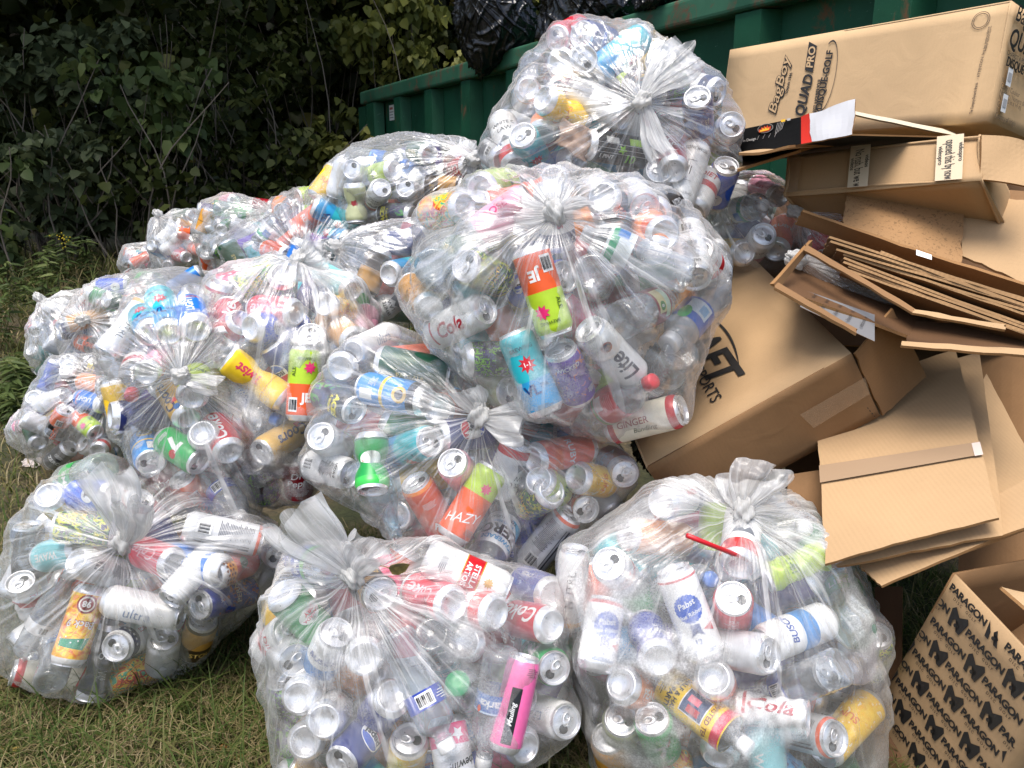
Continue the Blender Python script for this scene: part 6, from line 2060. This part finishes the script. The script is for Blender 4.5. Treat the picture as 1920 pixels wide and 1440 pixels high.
FILL_CAN = [d for d in DES if d not in ('back9', 'blue_art', 'dots', 'pink_energy', 'stella', 'yellow_twist', 'edmund', 'ten_black', 'orange_script', 'orange_lime', 'lite', 'sky_twist')]
PALE = ['grey_plain', 'white_plain', 'white_fine', 'silver_fine', 'white_blue', 'white_red', 'white_c', 'white_flag', 'cola_white', 'nutrl', 'olive', 'aqua_pale']
FILL_BOT = [('water', 'water_plain'), ('soda', 'clear_plain'), ('soda', 'clear_white'), ('water', 'teal_label'), ('soda', 'red_cap'), ('soda', 'blue_white'), ('water', 'green_label'), ('soda', 'blue_tint'), ('sport', 'milky_blue'), ('water', 'aqua_label'), ('soda', 'green_bottle')]
INNER = []


def try_place(b, kind, px, py, axis, offs, near, rad):
    r, H = KIND[kind]
    f = b.front(px, py)
    los = unit(P(px, py, 1) - CAM)
    ext = abs(axis @ los) * H / 2
    for o in offs:
        mid = P(px, py, b.d - f + r * (1 - .3 * abs(axis @ los)) + ext + .006 + o)
        base = mid - axis * H / 2
        q = spheres(base, axis, H, r)
        if not b.inside(q, r * .92).all(): continue
        if len(near):
            dd = np.linalg.norm(q[:, None] - near[None], axis=2) - rad[None] - r * .93
            if dd.min() < -.004: continue
        return base
    return None


for b in BAGS.values():
    r_ = b.r
    xs_, ys_ = [p[0] for p in b.poly], [p[1] for p in b.poly]
    pool = [d for d in FILL_CAN if d not in b.used]
    r_.shuffle(pool)
    pal = [d for d in PALE if d not in b.used]
    botpool = [q for q in FILL_BOT if q[1] not in b.used]
    r_.shuffle(botpool)
    want = ['c'] * b.cans + ['b'] * b.bots
    r_.shuffle(want)
    todo = want + ['i'] * int(b.inner * 1.7)
    fails = 0
    i = 0
    tries = 0
    while i < len(todo):
        t = todo[i]
        if t == 'b' and not botpool: i += 1; continue
        if t == 'c':
            des = pal[0] if (pal and r_.random() < .12) else (pool[0] if pool else None)
            if des is None: i += 1; continue
            kind = 'slim' if des == 'nutrl' else ('tall' if r_.random() < .4 else 'std')
        elif t == 'b':
            kind, des = botpool[0]
        else:
            kind, des = ('tall' if r_.random() < .35 else 'std'), None
        if tries % 40 == 0:
            if SPH:
                al_ = np.concatenate(SPH); ar_ = np.concatenate(SPR)
                kk = np.linalg.norm(al_ - b.C, axis=1) < .75
                near, rad = al_[kk], ar_[kk]
            else:
                near, rad = np.zeros((0, 3)), np.zeros(0)
        px, py = r_.uniform(min(xs_), max(xs_)), r_.uniform(min(ys_), max(ys_))
        los = unit(P(px, py, 1) - CAM)
        v = unit(r_.normal(0, 1, 3))
        if r_.random() < .85: v = unit(v - los * (v @ los) * .82)
        offs = (0, .012, .025, .045) if t != 'i' else (.05, .08, .12, .17, .23, .3)
        base = try_place(b, kind, px, py, v, offs, near, rad)
        tries += 1
        if base is None:
            fails += 1
            if fails > 260:
                fails = 0; i += 1
            continue
        fails = 0
        tries = 0
        i += 1
        if t == 'i':
            r0, H0 = KIND[kind]
            INNER.append((kind, base, v, b.key))
            q = spheres(base, v, H0, r0)
            SPH.append(q); SPR.append(np.full(6, r0 * .93)); SPK.append(b.key)
            continue
        x = unit(-los - v * (-los @ v))
        y = np.cross(v, x)
        a = r_.normal(0, .7)
        dfm = int(r_.choice([0, 0, 1, 1, 2, 3, 3])) if t == 'c' else 0
        register(b, kind, des, base, v, x * math.cos(a) + y * math.sin(a), dfm, not b.far)
        if t == 'c':
            if des in pal: pal.remove(des)
            if des in pool: pool.remove(des)
        else:
            botpool.pop(0)
print('cans', n_can, 'bottles', n_bot, 'inner', len(INNER))

# cans deeper in the bags, behind the ones that can be told apart
icols = [(236, 236, 234), (240, 110, 60), (205, 206, 208), (40, 150, 210), (200, 30, 44), (40, 120, 200), (176, 208, 44), (236, 236, 234), (38, 178, 190), (224, 90, 40), (60, 40, 110), (244, 200, 40), (30, 140, 70), (150, 20, 36), (24, 36, 100), (92, 50, 158), (250, 150, 40), (230, 60, 110), (40, 190, 200)]
mb = MB()
for j, (kind, base, ax, key) in enumerate(INNER):
    r0, H0 = KIND[kind]
    x = unit(np.cross(ax, (.3, .5, .81))); y = np.cross(ax, x)
    n_ = 20
    prof = [(.0, .009), (.6, .007), (.72, 0), (.95, .009), (1, .016), (1, H0 - .016), (.86, H0 - .001), (.80, H0 - .001), (.74, H0 - .006), (.0, H0 - .006)]
    vs, fs = [], []
    for (f_, z_) in prof:
        for k in range(n_):
            a = 2 * math.pi * k / n_
            vs.append(base + ax * z_ + (x * math.cos(a) + y * math.sin(a)) * r0 * max(f_, .01))
    o_ = len(mb.v)
    mb.v += [tuple(q) for q in vs]
    for q in range(len(prof) - 1):
        for k in range(n_):
            k2 = (k + 1) % n_
            mb.f.append((o_ + q * n_ + k, o_ + q * n_ + k2, o_ + (q + 1) * n_ + k2, o_ + (q + 1) * n_ + k))
            mb.m.append(1 + j % len(icols) if 4 <= q < 5 else 0)
inn = mb.build('packed_cans', [ALU] + [ink(*c) for c in icols], None, True)
tag(inn, 'mass of cans packed deeper in the bags behind the visible ones', 'cans', kind='stuff')


def pnoise(rg, n, x):
    """periodic 1-D value noise on x in [0, 1)"""
    v = rg.random(n)
    t = (x % 1.0) * n
    i = np.floor(t).astype(int) % n
    f = t - np.floor(t)
    f = f * f * (3 - 2 * f)
    return v[i] * (1 - f) + v[(i + 1) % n] * f


def hull_planes(pts):
    """the tightest planes round a cloud of points, one for each of many directions"""
    n = 900
    i = np.arange(n) + .5
    ph, th = np.arccos(1 - 2 * i / n), np.pi * (1 + 5 ** .5) * i
    N = np.stack((np.cos(th) * np.sin(ph), np.sin(th) * np.sin(ph), np.cos(ph)), -1)
    return N, (N @ pts.T).max(1)


def make_bag(b, black=False):
    rg = b.r
    pts = list(b.pts)
    full = len(pts) > 250
    pg = np.array(b.poly, float) - np.array(b.c)
    for zf, rho in ((0, 1.0), (.6, .84), (-.6, .87), (-.93, .45), (.93, .40)):
        if zf > 0 and full: continue
        for x_, y_ in pg:
            pts.append(b.C + (b.ex * x_ - b.ey * y_) * (b.d / F_PX) * rho + b.ez * b.D * zf)
    pts = np.array(pts)
    gz = ground_z(pts[:, 0], pts[:, 1])
    pts[:, 2] = np.maximum(pts[:, 2], gz + .004)
    cen = b.C.copy()
    if b.knot:
        kd_ = b.kd or (b.d - b.front(*b.knot) - .012)
        K = P(*b.knot, kd_)
    else:
        K = b.C + b.ey * float(np.interp(np.pi / 2, b.ga, b.gr)) * 1.02
    cen[2] = max(cen[2], float(ground_z(cen[0], cen[1])) + .06)
    pole = unit(K - cen)
    N, h = hull_planes(np.concatenate((pts, [cen + (K - cen) * .96])))
    hh = np.maximum(h - N @ cen, .012)
    nphi, nal = int(420 * b.res), int(170 * b.res)
    phi = np.linspace(0, 2 * np.pi, nphi, endpoint=False)
    al = .035 + (np.pi - .04) * np.linspace(0, 1, nal) ** 1.12
    PH, AL = np.meshgrid(phi, al)
    u = unit(np.cross(pole, (.2, .31, .9))); w = np.cross(pole, u)
    Dr = np.cos(AL)[..., None] * pole + np.sin(AL)[..., None] * (np.cos(PH)[..., None] * u + np.sin(PH)[..., None] * w)
    dirs = Dr.reshape(-1, 3)
    rad = np.empty(len(dirs))
    pw = 70.0
    for i in range(0, len(dirs), 8000):
        q = np.maximum(dirs[i:i + 8000].astype(np.float32) @ N.T.astype(np.float32), 1e-6) / hh.astype(np.float32)
        mxq = q.max(1)
        z = (q / mxq[:, None]) ** pw
        rad[i:i + 8000] = 1.0 / (mxq * (np.minimum(z.sum(1), 3.0)) ** (1 / pw))
    if full and not black:
        # the film sinks a little between the things that hold it out
        cp = np.array(b.pts)[::2] - cen
        cl = np.linalg.norm(cp, axis=1).astype(np.float32)
        cd = (cp / cl[:, None]).astype(np.float32)
        for i in range(0, len(dirs), 8000):
            dt = np.clip(dirs[i:i + 8000].astype(np.float32) @ cd.T, -1, 1)
            cone = (cl * (1 - 1.05 * np.sqrt(np.maximum(2 - 2 * dt, 0)))).max(1)
            sink = np.clip(rad[i:i + 8000] - cone - .006, 0, .04)
            rad[i:i + 8000] -= .38 * sink
    rad = rad.reshape(nal, nphi) * 1.006 + .003
    # pleats running out from the knot
    x = PH / (2 * np.pi)
    drift = .020 * np.sin(3 * AL + 5 * x * 2 * np.pi) * smooth(AL)
    n1 = pnoise(rg, 46, x + drift); n2 = pnoise(rg, 97, x + drift * .6); n3 = pnoise(rg, 17, x + drift)
    ridge = (1 - np.abs(2 * n1 - 1)) ** 2 * .65 + (1 - np.abs(2 * n2 - 1)) ** 2.5 * .18 + n3 * .4
    amp = .0105 * np.exp(-((AL - .38) / .42) ** 2) + .0045 * np.exp(-((AL - .9) / .6) ** 2) + .0012
    amp = np.minimum(amp, .16 * rad * np.sin(AL))
    if b.far: amp = amp * .9
    if black: amp = amp * .5
    ph = rg.uniform(0, 6, 6)
    cr = (1 - np.abs(np.sin(dirs @ np.array((9.1, 4.2, 6.6)) + 2.0 * np.sin(dirs @ np.array((3, -7, 4.0)) + ph[0]) + ph[1]))) ** 4 \
        + (1 - np.abs(np.sin(dirs @ np.array((-6.3, 8.8, 5.1)) + 1.7 * np.sin(dirs @ np.array((8, 3, -5.0)) + ph[2]) + ph[3]))) ** 4
    cr = cr.reshape(nal, nphi)
    cs = .002 if not black else .007
    if b.far and not black: cs = .003
    rad = rad + ridge * amp + cr * cs * smooth(AL / .5)
    if black:
        rad *= 1 - .05 * (1 - cr) * smooth(AL / .5)
    lift = .018 * np.clip(1 - AL / .22, 0, 1) ** 2
    rad = rad + lift
    V = cen + Dr * rad[..., None]
    gz = ground_z(V[..., 0], V[..., 1]) + .004
    V[..., 2] = np.maximum(V[..., 2], gz)
    me = grid_mesh('film', V, True)
    pl = np.stack((np.cos(PH), np.sin(PH), AL), -1).reshape(-1, 3)
    set_attr(me, 'pleat', pl, 'FLOAT_VECTOR')
    root = empty('trash_bag' if black else 'recycling_bag', tuple(cen - ZZ * .2))
    tag(root, b.label, 'trash bag' if black else 'recycling bag', 'black trash bags' if black else BGRP)
    link('film', me, root, [FILM['black' if black else b.film]], True)
    K2 = cen + pole * (rad[0].mean())
    # the knot
    nk, mk = 28, 16
    tt = np.linspace(0, 2 * np.pi, nk, endpoint=False); ss = np.linspace(.02, np.pi - .02, mk)
    TT, SS = np.meshgrid(tt, ss)
    kr = (.0165 if not b.far else .02) * (1 + .22 * np.sin(3 * TT + 3.2 * SS + rg.uniform(0, 6)) + .12 * np.sin(7 * TT - 4 * SS))
    tdir = unit(P(*b.tails[0][0], b.d) - K2) if b.tails else pole
    kax = unit(pole * .8 + tdir * .6)
    ku = unit(np.cross(kax, (.3, .8, .2))); kw = np.cross(kax, ku)
    KV = K2 + pole * .006 + kax * (np.cos(SS) * kr * 1.25)[..., None] + (np.cos(TT) * np.sin(SS) * kr)[..., None] * ku + (np.sin(TT) * np.sin(SS) * kr)[..., None] * kw
    me = grid_mesh('knot', KV, True)
    set_attr(me, 'pleat', np.stack((np.cos(TT), np.sin(TT), SS * .3), -1).reshape(-1, 3), 'FLOAT_VECTOR')
    link('knot', me, root, [FILM['black' if black else 'knot']], True)
    for (ep, dd, fl, sd) in b.tails:
        r2 = np.random.default_rng(sd + 500)
        E = P(*ep, proj(K2)[2] + dd)
        ln = np.linalg.norm(E - K2)
        ax = unit(E - K2)
        nt_, nf = 30, 150
        t = np.linspace(0, 1, nt_); f = np.linspace(0, 2 * np.pi, nf, endpoint=False)
        FF, TTT = np.meshgrid(f, t)
        xf = FF / (2 * np.pi)
        e1 = unit(np.cross(ax, CAM - K2)); e2 = np.cross(ax, e1)
        flat = .45 + .2 * r2.random()
        rr = .009 + .82 * fl * np.sin(np.clip(TTT * 1.15, 0, 1.25) * 1.45) ** 1.1
        ruff = (pnoise(r2, 9, xf + .05 * TTT) - .5) * .9 + (pnoise(r2, 23, xf - .06 * TTT) - .5) * .7 + (pnoise(r2, 47, xf) - .5) * .12
        rr = rr * (1 + ruff * np.clip(TTT * 1.7, .15, 1))
        lon = TTT * ln * (1 + .28 * (pnoise(r2, 11, xf) - .5) * TTT) + .0
        bend = .18 * ln * np.sin(TTT * 2.2 + sd) * TTT
        TV = K2 + ax * lon[..., None] + e1 * (np.cos(FF) * rr)[..., None] + e2 * (np.sin(FF) * rr * flat)[..., None] + e1 * bend[..., None]
        TV += (np.sin(TV @ np.array((90, 70, 110.)) + 3 * TTT) * .0030 * TTT)[..., None] * e2
        me = grid_mesh('tail', TV, True)
        set_attr(me, 'pleat', np.stack((np.cos(FF), np.sin(FF), .12 + .9 * TTT), -1).reshape(-1, 3), 'FLOAT_VECTOR')
        link('tail', me, root, [FILM['black' if black else 'tail']], True)
    return root


for b in BAGS.values():
    make_bag(b)

# black trash bags slumped on the skip rim, one more under the logo box
q1, d1 = rim_at(930); q2, d2 = rim_at(1100); q3, d3 = rim_at(1230)
for bb in (Bag('X1', [(850, 40), (858, -20), (920, -60), (980, -30), (1003, 20), (1012, 60), (990, 85), (930, 105), (900, 140), (872, 110)], (930, 20), d1 - .02, .32, (888, -8), d1 - .30, (), 'black',
               'black plastic trash bag slumped over the skip rim, farther left of two', '', res=.8, seed=41),
           Bag('X2', [(1008, 60), (1020, -20), (1100, -60), (1180, -30), (1205, 18), (1150, 50), (1080, 70), (1020, 80)], (1100, 5), d2 + .05, .30, (1060, -40), None, (), 'black',
               'black plastic trash bag lying on the skip rim behind the topmost bag', '', res=.8, seed=42),
           Bag('X3', [(1190, 12), (1200, -15), (1250, -40), (1275, -5), (1230, 16)], (1230, -8), d3 + .1, .2, (1210, -25), None, (), 'black',
               'scrap of black bag showing above the skip rim at the top edge', '', res=.5, seed=43),
           Bag('X4', [(1185, 720), (1230, 640), (1310, 700), (1290, 900), (1235, 900), (1190, 850)], (1240, 790), 1.78, .14, (1210, 700), None, (), 'black',
               'black plastic bag in shade under the logo box', '', res=.6, seed=44)):
    bb.tails = []
    make_bag(bb, True)

# ------------------------------------------------------------------ small loose things
def film_point(key, px, py, out_=.004):
    b = BAGS[key]
    return P(px, py, b.d - b.front(px, py) - out_)


# red straw through the fogged bag
mb = MB()
s0, s1 = P(1288, 1004, 1.245), P(1425, 1058, 1.30)
mb.tube([s0, s0 * .7 + s1 * .3, s1], [.0042, .0040, .0040], 10)
st = mb.build('drinking_straw', plain('straw_red', (.55, .012, .02), .35), None, True)
tag(st, 'red drinking straw sticking out of the fogged bottom right bag', 'straw')

# brown fallen leaf on the puffed tail bag
c = film_point('B', 748, 1062, .03); c = P(748, 1062, 1.245)
mb = MB()
hx, hy = unit(RT * .95 + UP * .15), unit(UP * .8 - FWD * .6)
hn = np.cross(hx, hy)
prof = [(-.017, 0), (-.012, .012), (-.002, .015), (.008, .012), (.018, .002), (.010, -.010), (-.002, -.014), (-.012, -.011)]
mb.add([c] + [c + hx * a + hy * b_ + hn * (.006 * abs(b_) / .015) for a, b_ in prof], [(0, i + 1, (i + 1) % 8 + 1) for i in range(8)])
mb.tube([c - hx * .016, c - hx * .024 + hy * .006, c - hx * .030 + hy * .009], [.0008, .0007, .0006], 5)
m, nt, out = new_mat('dead_leaf')
p = nd(nt, 'ShaderNodeBsdfPrincipled')
nt.links.new(ramp(nt, noise(nt, nd(nt, 'ShaderNodeTexCoord').outputs['Object'], 120, 3), [(.35, (.13, .10, .03)), (.65, (.30, .22, .07))]), p.inputs['Base Color'])
nt.links.new(p.outputs[0], out.inputs[0])
lf = mb.build('fallen_leaf', m)
sm = lf.modifiers.new('t', 'SOLIDIFY'); sm.thickness = .0006
tag(lf, 'single brown fallen leaf lying by the knot of the puffed tail bag', 'leaf')


def scrap(name, c, ex, ey, w, h_, mat, label, cat, seed, amp=.01):
    r = np.random.default_rng(seed)
    n = 16
    U, V = np.meshgrid(np.linspace(-.5, .5, n), np.linspace(-.5, .5, n))
    nn = unit(np.cross(ex, ey))
    z = np.zeros_like(U)
    for k in range(7):
        a, b_, p0 = r.uniform(-9, 9), r.uniform(-9, 9), r.uniform(0, 6)
        z += np.abs(np.sin(a * U + b_ * V + p0)) - .5
    wob = 1 + .12 * np.sin(7 * V + r.uniform(0, 6))
    Q = c + (U * w * wob)[..., None] * unit(ex) + (V * h_ * (1 + .12 * np.sin(6 * U)))[..., None] * unit(ey) + (z * amp * .5)[..., None] * nn
    o = link(name, grid_mesh(name, Q), None, [mat], False)
    sm = o.modifiers.new('t', 'SOLIDIFY'); sm.thickness = .0008
    tag(o, label, cat)
    return o


c = film_point('F', 1078, 262, -.055)
scrap('paper_bag', c, RT + UP * -.5, UP + RT * .3, .075, .06, kraft_mat('brown_paper', (170, 142, 122), fl=0, speck=.1), 'crumpled brown paper scrap inside the topmost bag', 'paper', 3, .009)
gz = lambda px, py: (lambda r: CAM + r * ((CAM_H - .0) / -r[2]))(unit(P(px, py, 1) - CAM))
c = gz(340, 1282) + ZZ * .03
scrap('paper_napkin', c, unit(RT * .8 + np.array((0, .6, 0)) + ZZ * .25), unit(np.array((-.5, .7, .35))), .052, .022, plain('napkin_white', (.72, .70, .64), .8), 'crumpled white napkin with an orange end on the grass', 'napkin', 4, .008)
c = gz(372, 1258) + ZZ * .03
scrap('napkin_end', c, RT, unit(np.array((.3, .8, .4))), .022, .018, plain('napkin_orange', (.50, .20, .02), .7), 'orange', '', 5, .008)
nb_, na_ = S.objects['napkin_end'], S.objects['paper_napkin']
nb_.parent = na_
for k_ in ('label', 'category'):
    if k_ in nb_: del nb_[k_]
c = gz(62, 878) + ZZ * .02
scrap('paper_scrap', c, RT, unit(np.array((0, .8, .5))), .07, .04, plain('scrap_pale', (.62, .55, .52), .8), 'pale litter scrap on the dry grass at the left', 'litter', 6, .012)
c = gz(15, 1422) + ZZ * .01
scrap('fallen_leaf', c, RT, unit(np.array((0, .9, .3))), .055, .03, plain('leaf_yellowed', (.36, .26, .05), .7), 'yellowed leaf on the grass in the bottom left corner', 'leaf', 7, .006)
c = gz(458, 1432) + ZZ * .012
scrap('fallen_leaf', c, RT, unit(np.array((0, .9, .3))), .035, .02, plain('leaf_yellowed', (.36, .26, .05), .7), 'small yellow leaf on the grass at the bottom edge', 'leaf', 8, .006)
c = gz(410, 1415) + ZZ * .014
scrap('fallen_leaf', c, unit(RT + np.array((0, .7, 0))), unit(np.array((-.5, .7, .3))), .03, .010, plain('leaf_orange', (.40, .15, .02), .7), 'slim orange leaf on the grass left of the bottom centre bag', 'leaf', 9, .004)
